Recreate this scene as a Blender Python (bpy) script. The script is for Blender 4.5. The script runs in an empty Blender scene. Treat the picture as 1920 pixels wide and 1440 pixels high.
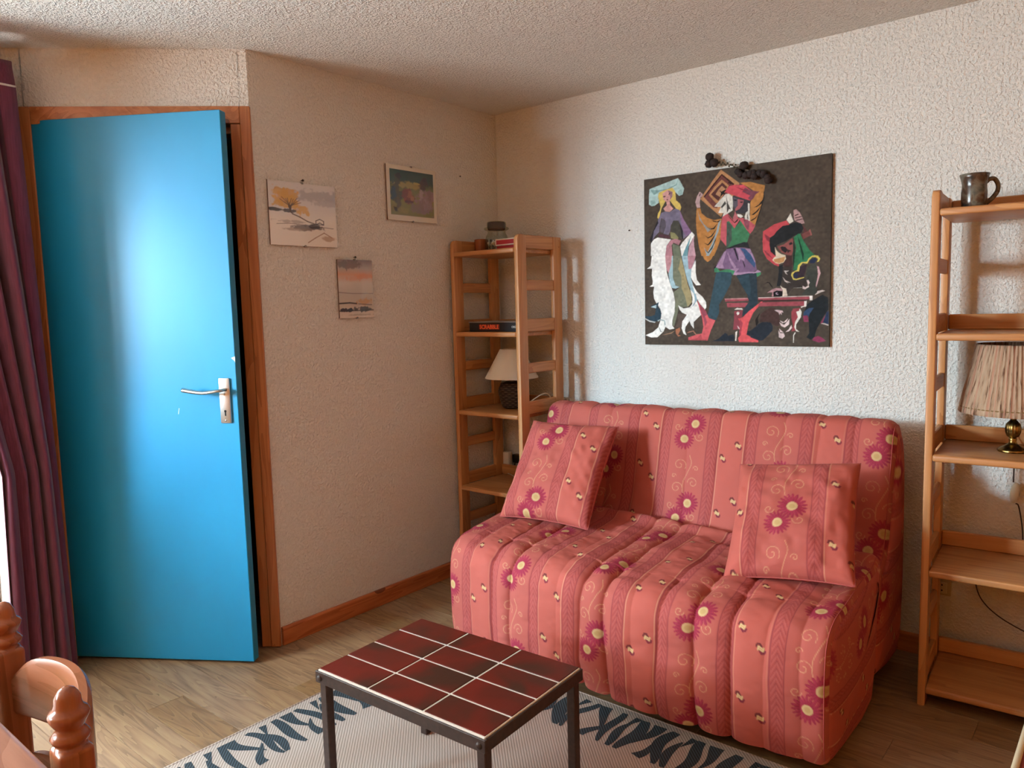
import bpy, bmesh, math, random
import numpy as np
from mathutils import Vector, Matrix, Quaternion
from mathutils import noise as mnoise

random.seed(7)
rng = np.random.default_rng(5)
SC = bpy.context.scene
COL = SC.collection
PI = math.pi

# ------------------------------------------------------------------ camera
def camera():
    cam = bpy.data.cameras.new('camera'); o = bpy.data.objects.new('camera', cam); COL.objects.link(o)
    yaw, pitch, roll = 0.69594, 0.10188, -0.025914
    f = Vector((-math.sin(yaw)*math.cos(pitch), math.cos(yaw)*math.cos(pitch), -math.sin(pitch)))
    r = Vector((math.cos(yaw), math.sin(yaw), 0)); u = r.cross(f)
    c, s = math.cos(roll), math.sin(roll)
    r2 = c*r + s*u; u2 = -s*r + c*u
    m = Matrix((r2, u2, -f)).transposed().to_4x4()
    m.translation = Vector((2.6148, -3.0514, 1.3286))
    o.matrix_world = m
    cam.sensor_width = 36; cam.lens = 1429.485/1920*36; cam.clip_start = 0.02
    SC.camera = o
camera()

# ------------------------------------------------------------------ daylight, exposure
SC.view_settings.view_transform = 'Standard'
SC.view_settings.look = 'None'
SC.view_settings.exposure = 0.42
SC.view_settings.gamma = 1.0
SC.view_settings.use_curve_mapping = False
w = bpy.data.worlds.new('overcast_sky'); SC.world = w; w.use_nodes = True
bg = w.node_tree.nodes['Background']
bg.inputs['Color'].default_value = (0.88, 0.96, 0.99, 1); bg.inputs['Strength'].default_value = 32.0
WIN = dict(y0=-5.75, y1=-2.14, yp=-2.38, ym=-2.80, z0=0.10, zs=1.08, z1=1.97, x=-0.60)     # window opening in the window wall; sill, head and pier set for the light
pl = bpy.data.lights.new('window_portal', 'AREA'); pl.shape = 'RECTANGLE'
pl.size = WIN['y1']-WIN['y0']; pl.size_y = WIN['z1']-WIN['z0']; pl.cycles.is_portal = True
po = bpy.data.objects.new('window_portal', pl); COL.objects.link(po)
po.location = (WIN['x']-0.115, (WIN['y0']+WIN['y1'])/2, (WIN['z0']+WIN['z1'])/2)
po.rotation_euler = (PI/2, 0, -PI/2)
SC.cycles.max_bounces = 7; SC.cycles.diffuse_bounces = 4; SC.cycles.glossy_bounces = 2; SC.cycles.transmission_bounces = 2; SC.cycles.transparent_max_bounces = 8
SC.cycles.use_adaptive_sampling = True; SC.cycles.adaptive_threshold = 0.03
SC.cycles.sample_clamp_indirect = 6.0
SC.cycles.caustics_reflective = False; SC.cycles.caustics_refractive = False

# bright open sky beyond the balcony, slanting in through the window
sl = bpy.data.lights.new('window_daylight', 'AREA'); sl.shape = 'RECTANGLE'; sl.size = 1.1; sl.size_y = 1.1; sl.energy = 820; sl.color = (0.50, 0.80, 1.0)
so = bpy.data.objects.new('window_daylight', sl); COL.objects.link(so); so.location = (-1.5, -7.5, 2.2)
so.rotation_euler = (Vector((1.0, 0.0, 1.25))-so.location).to_track_quat('-Z', 'Y').to_euler()

# ------------------------------------------------------------------ materials
def lin(hexs):
    c = [int(hexs[i:i+2], 16)/255 for i in (0, 2, 4)]
    return tuple(v/12.92 if v <= .04045 else ((v+.055)/1.055)**2.4 for v in c)
def newmat(name, color='808080', rough=0.5, metal=0.0, **kw):
    m = bpy.data.materials.new(name); m.use_nodes = True
    b = m.node_tree.nodes['Principled BSDF']
    b.inputs['Base Color'].default_value = (*lin(color), 1)
    b.inputs['Roughness'].default_value = rough; b.inputs['Metallic'].default_value = metal
    for k, v in kw.items(): b.inputs[k.replace('_', ' ')].default_value = v
    return m
def N(m, t, **kw):
    n = m.node_tree.nodes.new(t)
    for k, v in kw.items(): setattr(n, k, v)
    return n
def LK(m, a, b): m.node_tree.links.new(a, b)
def bsdf(m): return m.node_tree.nodes['Principled BSDF']
def ramp(m, fac, stops):
    r = N(m, 'ShaderNodeValToRGB'); e = r.color_ramp.elements
    while len(e) < len(stops): e.new(0.5)
    for i, (p, c) in enumerate(stops): e[i].position = p; e[i].color = (*lin(c), 1)
    LK(m, fac, r.inputs['Fac']); return r.outputs['Color']
def coords(m, scale=(1, 1, 1), rot=(0, 0, 0), kind='Object', jitter=False):
    tc = N(m, 'ShaderNodeTexCoord'); mp = N(m, 'ShaderNodeMapping')
    mp.inputs['Scale'].default_value = scale; mp.inputs['Rotation'].default_value = rot
    src = tc.outputs[kind]
    if jitter:
        oi = N(m, 'ShaderNodeObjectInfo'); mu = N(m, 'ShaderNodeVectorMath', operation='SCALE'); mu.inputs['Scale'].default_value = 23.0
        cb = N(m, 'ShaderNodeCombineXYZ'); LK(m, oi.outputs['Random'], cb.inputs[0]); LK(m, oi.outputs['Random'], cb.inputs[1]); LK(m, oi.outputs['Random'], cb.inputs[2])
        LK(m, cb.outputs[0], mu.inputs[0]); ad = N(m, 'ShaderNodeVectorMath', operation='ADD')
        LK(m, src, ad.inputs[0]); LK(m, mu.outputs[0], ad.inputs[1]); src = ad.outputs[0]
    LK(m, src, mp.inputs['Vector']); return mp.outputs['Vector']
def noise(m, vec, scale=5, detail=4, rough=0.5, dist=0.0):
    n = N(m, 'ShaderNodeTexNoise'); n.inputs['Scale'].default_value = scale; n.inputs['Detail'].default_value = detail
    n.inputs['Roughness'].default_value = rough; n.inputs['Distortion'].default_value = dist
    LK(m, vec, n.inputs['Vector']); return n.outputs['Fac']
def bump(m, h, strength=0.3, dist=0.002):
    b = N(m, 'ShaderNodeBump'); b.inputs['Strength'].default_value = strength; b.inputs['Distance'].default_value = dist
    LK(m, h, b.inputs['Height']); LK(m, b.outputs['Normal'], bsdf(m).inputs['Normal'])
def mixc(m, fac, a, b, mode='MIX'):
    n = N(m, 'ShaderNodeMix', data_type='RGBA', blend_type=mode)
    if isinstance(fac, (int, float)): n.inputs[0].default_value = fac
    else: LK(m, fac, n.inputs[0])
    for i, v in ((6, a), (7, b)):
        if isinstance(v, str): n.inputs[i].default_value = (*lin(v), 1)
        else: LK(m, v, n.inputs[i])
    return n.outputs[2]
def mth(m, op, a, b=0.0, c=None):
    n = N(m, 'ShaderNodeMath', operation=op)
    for i, v in enumerate((a, b) if c is None else (a, b, c)):
        if isinstance(v, (int, float)): n.inputs[i].default_value = v
        else: LK(m, v, n.inputs[i])
    return n.outputs[0]

def plaster(name, color, strength, dist, scale):
    m = newmat(name, color, 0.9); v = coords(m)
    n1 = noise(m, v, scale, 2, .55)
    h = mth(m, 'SMOOTH_MAX', n1, 0.44, 0.12)
    bump(m, h, strength, dist)
    n2 = noise(m, v, scale*1.3, 1, .6)
    col = mixc(m, mth(m, 'MULTIPLY', mth(m, 'GREATER_THAN', n2, 0.76), 0.35), color, '6A5A4A')
    LK(m, col, bsdf(m).inputs['Base Color'])
    return m
def wood(name, c1, c2, axis='z', rough=0.42, fine=38, along=1.6, knots=None, jit=True, rings=7.0, c3=None):
    m = newmat(name, c1, rough)
    s = {'x': (along, fine, fine), 'y': (fine, along, fine), 'z': (fine, fine, along)}[axis]
    v = coords(m, s, jitter=jit)
    g = noise(m, v, 1.0, 6, .62, 0.35)
    s2 = tuple(q*rings/fine if q == fine else q*.35 for q in s)
    v2 = coords(m, s2, jitter=jit)
    r = noise(m, v2, 1.0, 2, .5, 1.2)
    saw = mth(m, 'FRACT', mth(m, 'MULTIPLY', r, 9.0))
    mixf = mth(m, 'ADD', mth(m, 'MULTIPLY', g, 0.75), mth(m, 'MULTIPLY', saw, 0.25))
    stops = [(0.28, c2), (0.62, c1)] if not c3 else [(0.25, c2), (0.5, c1), (0.75, c3)]
    col = ramp(m, mixf, stops)
    if knots:
        kv = N(m, 'ShaderNodeTexVoronoi'); kv.inputs['Scale'].default_value = 1.0
        k = {'x': (3.2, 9, 9), 'y': (9, 3.2, 9), 'z': (9, 9, 3.2)}[axis]
        LK(m, coords(m, k, jitter=jit), kv.inputs['Vector'])
        kf = mth(m, 'LESS_THAN', kv.outputs['Distance'], 0.11)
        col = mixc(m, mth(m, 'MULTIPLY', kf, 0.8), col, knots)
    LK(m, col, bsdf(m).inputs['Base Color']); bump(m, g, 0.12, 0.0008)
    return m

M = {}
M['wall'] = plaster('wall_roughcast', 'DCDAD3', 0.85, 0.016, 100)
M['ceil'] = plaster('ceiling_roughcast', 'E9E6DE', 1.0, 0.02, 125)
M['bounce_pine'] = wood('warm_bounce_pine', 'D08636', 'B06828', 'z', rough=.5)  # wood finish invented for the unseen walls, to bounce warm light
M['hall'] = newmat('hall_paint', '5A524A', 0.9)
M['pine_x'] = wood('pine_x', 'C68E58', 'A86C3C', 'x')
M['pine_y'] = wood('pine_y', 'C68E58', 'A86C3C', 'y')
M['pine_z'] = wood('pine_z', 'CA925C', 'AC703E', 'z')
M['trim_z'] = wood('stained_pine_z', 'C07A48', 'A05C30', 'z', rough=.4, knots='5A2A14')
M['trim_y'] = wood('stained_pine_y', 'BC7040', '9A5026', 'y', rough=.4, knots='5A2A14')
M['trim_x'] = wood('stained_pine_x', 'C07A48', 'A05C30', 'x', rough=.4, knots='5A2A14')
M['trim_d'] = M['trim_x']
M['turned'] = wood('varnished_turned_wood', '9A5A3A', '7C4426', 'z', rough=.22)
M['turned_x'] = wood('varnished_rail_wood', 'A06446', '84502E', 'x', rough=.25)
M['tabletop'] = wood('varnished_tabletop', 'BC8C76', 'A47460', 'x', rough=.25)
M['floor'] = wood('oak_plank', '94704A', '6C5032', 'x', rough=.5, fine=44, along=3.8, rings=13, c3='A48456')
def floor_tone(m):
    oi = N(m, 'ShaderNodeObjectInfo'); b = bsdf(m)
    src = b.inputs['Base Color'].links[0].from_socket
    hs = N(m, 'ShaderNodeHueSaturation')
    LK(m, mth(m, 'MULTIPLY_ADD', oi.outputs['Random'], 0.20, 0.88), hs.inputs['Value'])
    LK(m, mth(m, 'MULTIPLY_ADD', oi.outputs['Random'], -0.14, 1.0), hs.inputs['Saturation'])
    LK(m, src, hs.inputs['Color'])
    dv = noise(m, coords(m, (9, 22, 20), jitter=True), 1.0, 3, .6)
    col = mixc(m, mth(m, 'MULTIPLY', mth(m, 'GREATER_THAN', dv, 0.72), 0.55), hs.outputs['Color'], '4E3A26')
    LK(m, col, b.inputs['Base Color'])
floor_tone(M['floor'])
M['floor_gap'] = newmat('plank_joint', '4A3826', 0.8)
M['blue'] = newmat('blue_door_paint', '2094B8', 0.36)
def blue_wear(m):
    v = coords(m); n = noise(m, v, 60, 4, .6); bump(m, n, 0.06, 0.0006)
    LK(m, ramp(m, noise(m, coords(m, (1, 1, .6)), 3, 3), [(0.3, '1684B2'), (0.7, '1C8EBE')]), bsdf(m).inputs['Base Color'])
blue_wear(M['blue'])
M['chip'] = newmat('bare_chip', 'D9DDDC', 0.7)
M['alu'] = newmat('satin_aluminium', 'C9C8C2', 0.32, 1.0)
M['dark'] = newmat('dark_hole', '0A0A0A', 0.9)
M['brassy'] = newmat('hinge_metal', 'B9B49A', 0.4, 0.8)
M['iron'] = newmat('painted_iron', '33241F', 0.5)
def iron(m):
    n = noise(m, coords(m), 80, 4); bump(m, n, .15, .0006)
    LK(m, ramp(m, n, [(0.3, '2E211D'), (0.7, '40302A')]), bsdf(m).inputs['Base Color'])
iron(M['iron'])
M['grout'] = newmat('grout', 'E4DFD4', 0.85)
def tile():
    m = newmat('glazed_tile', '7A2A22', 0.4, Specular_IOR_Level=0.25)
    v = coords(m, jitter=True); n = noise(m, v, 6.5, 2, .5, .6)
    col = ramp(m, n, [(0.36, '44291F'), (0.50, '5C241B'), (0.68, '6C241B')])
    LK(m, col, bsdf(m).inputs['Base Color'])
    n2 = noise(m, coords(m, (30, 12, 20), (0, 0, .6), jitter=True), 1.4, 4, .6, .8); bump(m, n2, .25, .0014)
    return m
M['tile'] = tile()
def attr_mat(name, rough=0.8, weave=None, sheen=0.0, attr='Col'):
    m = newmat(name, 'FFFFFF', rough); a = N(m, 'ShaderNodeAttribute', attribute_name=attr)
    LK(m, a.outputs['Color'], bsdf(m).inputs['Base Color'])
    if weave:
        w_ = N(m, 'ShaderNodeTexNoise'); w_.inputs['Scale'].default_value = weave; LK(m, coords(m), w_.inputs['Vector']); bump(m, w_.outputs['Fac'], .12, .0008)
    if sheen: bsdf(m).inputs['Sheen Weight'].default_value = sheen
    return m
M['fabric'] = attr_mat('coral_daisy_fabric', 0.8, 900, 0.0)
bsdf(M['fabric']).inputs['Specular IOR Level'].default_value = 0.25
M['canvas'] = attr_mat('painted_board', 0.85, 500)
bsdf(M['canvas']).inputs['Specular IOR Level'].default_value = 0.2
M['print'] = attr_mat('paper_print', 0.25)
M['board_edge'] = newmat('board_edge', '3A352E', 0.7)
M['hardboard'] = newmat('hardboard', '6A4A34', 0.8)
M['clip'] = newmat('steel_clip', '8A8780', 0.35, 0.9)
M['nail'] = newmat('dark_nail', '2A1E18', 0.6)
def glass(name, tint='FFFFFF', gl=0.04):
    m = bpy.data.materials.new(name); m.use_nodes = True; t = m.node_tree; t.nodes.remove(t.nodes['Principled BSDF'])
    tr = t.nodes.new('ShaderNodeBsdfTransparent'); tr.inputs[0].default_value = (*lin(tint), 1)
    gs = t.nodes.new('ShaderNodeBsdfGlossy'); gs.inputs['Roughness'].default_value = 0.03
    mx = t.nodes.new('ShaderNodeMixShader'); out = t.nodes['Material Output']
    mx.inputs[0].default_value = gl
    t.links.new(tr.outputs[0], mx.inputs[1]); t.links.new(gs.outputs[0], mx.inputs[2]); t.links.new(mx.outputs[0], out.inputs[0])
    return m
M['pane'] = glass('window_glass')
M['pglass'] = glass('picture_glass', 'FFFFFF', .02)
M['jar'] = glass('jar_glass', 'E6EADF', .10)
M['white_paint'] = newmat('white_window_paint', 'E6E4DE', 0.5)
M['steel'] = newmat('steel', 'A8A8A4', 0.3, 1.0)

# ------------------------------------------------------------------ mesh helpers
def BM(): return bmesh.new()
def box(bm, lo, hi, bev=0.0, seg=2, mat=None):
    c = [(a+b)/2 for a, b in zip(lo, hi)]; s = [b-a for a, b in zip(lo, hi)]
    T = Matrix.Translation(c) @ Matrix.Diagonal((*s, 1))
    r = bmesh.ops.create_cube(bm, size=1.0, matrix=T); vs = r['verts']
    if bev > 0:
        es = list({e for v in vs for e in v.link_edges})
        rb = bmesh.ops.bevel(bm, geom=es, offset=bev, segments=seg, profile=0.5, affect='EDGES')
        vs = list({v for f in rb['faces'] for v in f.verts} | {v for v in vs if v.is_valid})
    if mat is not None: bmesh.ops.transform(bm, matrix=mat, verts=[v for v in vs if v.is_valid])
    return vs
def lathe(bm, prof, c=(0, 0, 0), seg=32, mat=None, wob=None):
    rings = []
    for r, z in prof:
        if r < 1e-6:
            rings.append([bm.verts.new((c[0], c[1], c[2]+z))])
        else:
            rings.append([bm.verts.new((c[0]+r*(1+(wob(2*PI*i/seg, z) if wob else 0))*math.cos(2*PI*i/seg), c[1]+r*(1+(wob(2*PI*i/seg, z) if wob else 0))*math.sin(2*PI*i/seg), c[2]+z)) for i in range(seg)])
    for a, b in zip(rings, rings[1:]):
        if len(a) == 1 and len(b) == 1: continue
        for i in range(seg):
            j = (i+1) % seg
            if len(a) == 1: bm.faces.new((a[0], b[j], b[i]))
            elif len(b) == 1: bm.faces.new((a[i], a[j], b[0]))
            else: bm.faces.new((a[i], a[j], b[j], b[i]))
    if mat is not None: bmesh.ops.transform(bm, matrix=mat, verts=[v for r in rings for v in r])
def tube(bm, pts, rad, seg=10, cap=True, flat=1.0):
    pts = [Vector(p) for p in pts]; n = len(pts)
    rads = rad if isinstance(rad, (list, tuple)) else [rad]*n
    t0 = (pts[1]-pts[0]).normalized(); up = Vector((0, 0, 1)) if abs(t0.z) < .9 else Vector((1, 0, 0))
    a = t0.cross(up).normalized(); rings = []
    for i in range(n):
        t = (pts[min(i+1, n-1)]-pts[max(i-1, 0)]).normalized()
        a = (a - t*a.dot(t)).normalized(); b = t.cross(a)
        rings.append([bm.verts.new(pts[i] + rads[i]*(math.cos(2*PI*k/seg)*a + flat*math.sin(2*PI*k/seg)*b)) for k in range(seg)])
    for p, q in zip(rings, rings[1:]):
        for k in range(seg): bm.faces.new((p[k], p[(k+1) % seg], q[(k+1) % seg], q[k]))
    if cap:
        bm.faces.new(rings[0][::-1]); bm.faces.new(rings[-1])
def spline(pts, n=10):
    P = [Vector(p) for p in pts]; P = [2*P[0]-P[1]] + P + [2*P[-1]-P[-2]]; out = []
    for i in range(1, len(P)-2):
        for k in range(n):
            t = k/n; a, b, c, d = P[i-1:i+3]
            out.append(0.5*((2*b)+(c-a)*t+(2*a-5*b+4*c-d)*t*t+(3*b-a-3*c+d)*t**3))
    out.append(P[-2]); return out
def prism(bm, poly, lo, hi, plane='xz'):
    # poly: list of 2d points, extruded along the remaining axis from lo to hi
    def P(a, b, c): return {'xz': (a, c, b), 'xy': (a, b, c), 'yz': (c, a, b)}[plane]
    A = [bm.verts.new(P(a, b, lo)) for a, b in poly]; B = [bm.verts.new(P(a, b, hi)) for a, b in poly]
    n = len(poly)
    bm.faces.new(A); bm.faces.new(B[::-1])
    for i in range(n): bm.faces.new((A[i], B[i], B[(i+1) % n], A[(i+1) % n]))
def obj(name, bm, mat, parent=None, smooth=False, world=True):
    bmesh.ops.recalc_face_normals(bm, faces=bm.faces)
    me = bpy.data.meshes.new(name); bm.to_mesh(me); bm.free()
    if isinstance(mat, (list, tuple)):
        for q in mat: me.materials.append(M[q])
    else: me.materials.append(M[mat] if isinstance(mat, str) else mat)
    if smooth:
        me.polygons.foreach_set('use_smooth', [True]*len(me.polygons))
        if smooth != 'all':
            me.set_sharp_from_angle(angle=math.radians(40))
    o = bpy.data.objects.new(name, me); COL.objects.link(o)
    if parent is not None: attach(o, parent, world)
    return o
def attach(o, parent, world=True):
    o.parent = parent
    if world and parent.type == 'EMPTY': o.location = -parent.location
    return o
def gridmesh(name, V, mat, parent=None, colors=None, wrap=False, world=True, uvs=None):
    nv, nu = V.shape[:2]
    me = bpy.data.meshes.new(name)
    idx = np.arange(nv*nu).reshape(nv, nu)
    if wrap:
        a = idx[:-1]; b = np.roll(idx, -1, 1)[:-1]; c = np.roll(idx, -1, 1)[1:]; d = idx[1:]
    else: a, b, c, d = idx[:-1, :-1], idx[:-1, 1:], idx[1:, 1:], idx[1:, :-1]
    q = np.stack([a, b, c, d], -1).reshape(-1, 4).astype(np.int32)
    me.vertices.add(nv*nu); me.vertices.foreach_set('co', V.astype(np.float32).ravel())
    me.loops.add(q.size); me.loops.foreach_set('vertex_index', q.ravel())
    me.polygons.add(len(q)); me.polygons.foreach_set('loop_start', np.arange(0, q.size, 4, dtype=np.int32))
    me.polygons.foreach_set('use_smooth', np.ones(len(q), dtype=bool))
    if colors is not None:
        ca = me.color_attributes.new('Col', 'FLOAT_COLOR', 'POINT')
        cc = np.ones((nv*nu, 4), np.float32); cc[:, :3] = colors.reshape(-1, 3); ca.data.foreach_set('color', cc.ravel())
    me.update(calc_edges=True); me.validate()
    me.materials.append(M[mat] if isinstance(mat, str) else mat)
    o = bpy.data.objects.new(name, me); COL.objects.link(o)
    if parent is not None: attach(o, parent, world)
    return o
def thing(name, label, cat, loc=(0, 0, 0), group=None):
    o = bpy.data.objects.new(name, None); COL.objects.link(o); o.location = loc; o.empty_display_size = .1
    o['label'] = label; o['category'] = cat
    if group: o['group'] = group
    return o
def tag(o, label, cat, group=None):
    o['label'] = label; o['category'] = cat
    if group: o['group'] = group
    return o
def struct(o): o['kind'] = 'structure'; return o
def empty_struct(name, loc=(0, 0, 0)):
    o = bpy.data.objects.new(name, None); COL.objects.link(o); o.location = loc; return struct(o)
def hexlin_np(h): return np.array(lin(h), np.float32)
def inpoly(X, Y, poly):
    ins = np.zeros(X.shape, bool); n = len(poly); j = n-1
    for i in range(n):
        xi, yi = poly[i]; xj, yj = poly[j]
        if yi != yj:
            c = ((yi > Y) != (yj > Y)) & (X < (xj-xi)*(Y-yi)/(yj-yi)+xi); ins ^= c
        j = i
    return ins
def smooth_closed(pts, n=4):
    P = [np.array(p, float) for p in pts]; m = len(P); out = []
    for i in range(m):
        a, b, c, d = P[i-1], P[i], P[(i+1) % m], P[(i+2) % m]
        for k in range(n):
            t = k/n; out.append(0.5*((2*b)+(c-a)*t*.6+(2*a-5*b+4*c-d)*t*t*.6+(3*b-a-3*c+d)*t**3*.6) if False else b+(c-b)*t)
    return out
# ------------------------------------------------------------------ room shell
H = 2.30
XR, YF = 3.62, -6.1
CY = -1.41                                     # y of the convex corner between left wall and door wall
DW = Matrix(((-.70711, .70711, 0, 0), (-.70711, -.70711, 0, CY), (0, 0, 1, 0), (0, 0, 0, 1)))   # door wall frame: s, t, z
def shell():
    b = BM(); box(b, (-.72, YF-.1, -.12), (XR+.1, .1, -.003)); fl = struct(obj('floor', b, 'floor'))
    b = BM(); box(b, (-.72, YF-.1, H), (XR+.1, .1, H+.1)); box(b, (-1.75, -2.22, H), (-.70, .1, H+.1)); struct(obj('ceiling', b, 'ceil'))
    b = BM(); box(b, (-1.75, 0, -.05), (XR+.1, .1, H+.05)); struct(obj('wall_back', b, 'wall'))
    b = BM(); box(b, (-.1, CY, -.05), (0, 0.02, H+.05)); struct(obj('wall_left', b, 'wall'))
    b = BM()
    box(b, (0.0, -.12, -.05), (.035, 0, H+.05), mat=DW); box(b, (.03, -.12, 2.06), (.80, 0, H+.05), mat=DW); box(b, (.795, -.12, -.05), (.90, 0, H+.05), mat=DW)
    struct(obj('wall_door', b, 'wall'))
    W = WIN; b = BM()
    box(b, (-.72, YF-.1, -.05), (-.60, W['y0'], H+.05)); box(b, (-.72, W['y1'], -.05), (-.60, -1.99, H+.05))
    box(b, (-.72, W['y0']-.01, W['z1']), (-.60, W['y1']+.01, H+.05)); box(b, (-.72, W['y0']-.01, -.05), (-.60, W['y1']+.01, W['z0'])); box(b, (-.72, W['y0']-.01, -.05), (-.60, W['ym'], W['zs'])); box(b, (-.72, W['ym'], -.05), (-.60, W['yp'], H+.05))  # unseen head, sill and pier put in to shape the daylight
    struct(obj('wall_window', b, 'wall'))
    b = BM(); box(b, (XR, YF-.1, -.05), (XR+.1, .1, H+.05)); struct(obj('wall_right', b, 'bounce_pine'))
    b = BM(); box(b, (-.72, YF-.1, -.05), (XR+.1, YF, H+.05)); struct(obj('wall_front', b, 'bounce_pine'))
    b = BM(); box(b, (-1.75, -2.22, -.05), (-1.65, .1, H+.05)); box(b, (-1.75, -2.22, -.05), (-.65, -2.10, H+.05)); box(b, (-1.75, -2.22, -.12), (-.05, .1, -.004))  # unseen hall enclosure, added to keep sky light out of the doorway
    struct(obj('wall_hall', b, 'hall'))
    # planks of the floor: rows along x
    pw, rows = .132, 19
    lens = [.92, .71, .50]
    meshes = []
    for L in lens:
        bb = BM(); box(bb, (0, 0, -.0025), (L-.0012, pw-.0012, 0), .0006, 1)
        bmesh.ops.recalc_face_normals(bb, faces=bb.faces); me = bpy.data.meshes.new('plank'); bb.to_mesh(me); bb.free(); me.materials.append(M['floor']); meshes.append(me)
    for r in range(rows):
        y1 = -r*pw; y0 = y1-pw
        xs = -.02 if y0 > CY-.05 else max(-.60, -(abs(y0)-abs(CY))-.10)
        x = xs - random.random()*.6
        while x < 2.75:
            k = random.choice([0, 0, 1, 2])
            if x+lens[k] > xs+.05 and x > xs-.3:
                o = bpy.data.objects.new('plank', meshes[k]); COL.objects.link(o); o.parent = fl; o.location = (x, y0, 0)
            x += lens[k]
    # baseboards
    b = BM(); prism(b, [(0, 0), (.013, 0), (.013, .066), (.009, .073), (0, .073)], -1.402, -.0, 'xz'); struct(obj('baseboard_left', b, 'trim_y'))
    b = BM(); prism(b, [(0, 0), (-.013, 0), (-.013, .066), (-.009, .073), (0, .073)], 0.013, XR, 'yz'); struct(obj('baseboard_back', b, 'trim_x'))
    # door frame: two boards each side and above
    tr = empty_struct('trim_1', (0, CY, 0))
    M['trim_dz'] = M['trim_z']
    def fr(name, lo, hi, m): 
        b = BM(); box(b, lo, hi, .002, 1, mat=DW); return obj(name, b, m, tr)
    fr('jamb_board', (-.004, -.10, 0), (.033, .012, 2.093), 'trim_z'); fr('jamb_stop', (.034, -.12, 0), (.070, .006, 2.03), 'trim_z')
    fr('jamb_board', (.775, -.10, 0), (.812, .012, 2.093), 'trim_z'); fr('jamb_stop', (.762, -.12, 0), (.774, -.045, 2.03), 'trim_z')
    fr('head_board', (.0335, -.10, 2.031), (.7745, .012, 2.093), 'trim_x'); fr('head_stop', (.0705, -.12, 2.005), (.7615, -.045, 2.030), 'trim_x')
    # window with two tall leaves
    wn = empty_struct('window_1', (-.66, (W['y0']+W['y1'])/2, W['z0']))
    ym, zs = W['ym'], W['zs']; yc = (W['y0']+ym)/2
    yp = W['yp']; z0, z1 = W['z0'], W['z1']
    for (y0, y1, a0, a1) in ((W['y0'], W['y0']+.05, zs, z1), (ym-.05, ym, zs, z1), (yc-.04, yc+.04, zs, z1), (W['y0']+.05, ym-.05, zs, zs+.05), (W['y0']+.05, ym-.05, z1-.05, z1), (W['y1']-.03, W['y1'], z0, z1), (yp, yp+.03, z0, z1), (yp+.03, W['y1']-.03, z0, z0+.05), (yp+.03, W['y1']-.03, z1-.05, z1)):
        b = BM(); box(b, (-.69, y0, a0), (-.63, y1, a1), .004, 1); obj('window_frame', b, 'white_paint', wn)
    for (y0, y1, a0) in ((W['y0']+.05, yc-.04, zs+.05), (yc+.04, ym-.05, zs+.05), (yp+.03, W['y1']-.03, z0+.05)):
        b = BM(); box(b, (-.662, y0, a0), (-.658, y1, z1-.05)); obj('pane', b, 'pane', wn)
    # door leaf, opened towards the room
    a = math.radians(33); d = Vector((math.cos(a), math.sin(a), 0)); n = Vector((math.sin(a), -math.cos(a), 0))
    F = Vector((.064, -1.566, 0)); LM = Matrix(((d.x, n.x, 0, F.x), (d.y, n.y, 0, F.y), (0, 0, 1, 0), (0, 0, 0, 1)))
    dr = empty_struct('door_1', (F.x, F.y, 0.01))
    b = BM(); box(b, (-.75, -.04, .01), (0, 0, 2.045), .0025, 1, mat=LM); leaf = obj('door_leaf', b, 'blue', dr)
    b = BM(); box(b, (-.068, 0, .927), (-.026, .008, 1.094), .004, 2, mat=LM); hp = obj('handle_plate', b, 'alu', dr, smooth=True); hp['label'] = 'satin aluminium handle plate with keyhole'
    b = BM(); pts = spline([(-.044, 0.008, 1.052), (-.044, .03, 1.052), (-.05, .048, 1.051), (-.075, .052, 1.048), (-.11, .05, 1.045), (-.15, .049, 1.05), (-.185, .048, 1.056)], 6)
    tube(b, pts, [.009]*10 + [.0085 + .0025*i/(len(pts)-10) for i in range(len(pts)-10)], 12, flat=.75)
    bmesh.ops.transform(b, matrix=LM, verts=b.verts); lv = obj('handle_lever', b, 'alu', hp, smooth='all')
    b = BM(); tube(b, [(-.047, .0082, .972), (-.047, .0086, .972)], .0045, 12); box(b, (-.0495, .0081, .955), (-.0445, .0086, .972)); bmesh.ops.transform(b, matrix=LM, verts=b.verts); obj('keyhole', b, 'dark', hp)
    for z in (1.035, .938):
        b = BM(); lathe(b, [(0, .0105), (.003, .010), (.004, .008)], (0, 0, 0), 10, mat=LM @ Matrix.Translation((-.047, 0, z)) @ Matrix.Rotation(-PI/2, 4, 'X')); obj('screw', b, 'alu', hp, smooth='all')
    for z in (1.925, .30):
        b = BM(); tube(b, [(-.757, .004, z-.045), (-.757, .004, z-.002)], .006, 10); tube(b, [(-.757, .004, z+.002), (-.757, .004, z+.045)], .006, 10)
        bmesh.ops.transform(b, matrix=LM, verts=b.verts); obj('hinge', b, 'brassy', dr, smooth=True)
    b = BM(); prism(b, [(-.016, 1.167), (-.001, 1.172), (-.001, 1.150), (-.004, 1.156)], .0, .0006, 'xz'); bmesh.ops.transform(b, matrix=LM, verts=b.verts); c = obj('paint_chip', b, 'chip', dr); c['label'] = 'bare pale chip in the blue paint'
    b = BM(); prism(b, [(-.236, .962), (-.232, .984), (-.230, .984), (-.234, .962)], .0, .0005, 'xz'); bmesh.ops.transform(b, matrix=LM, verts=b.verts); obj('paint_chip', b, 'chip', dr)
shell()
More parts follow.
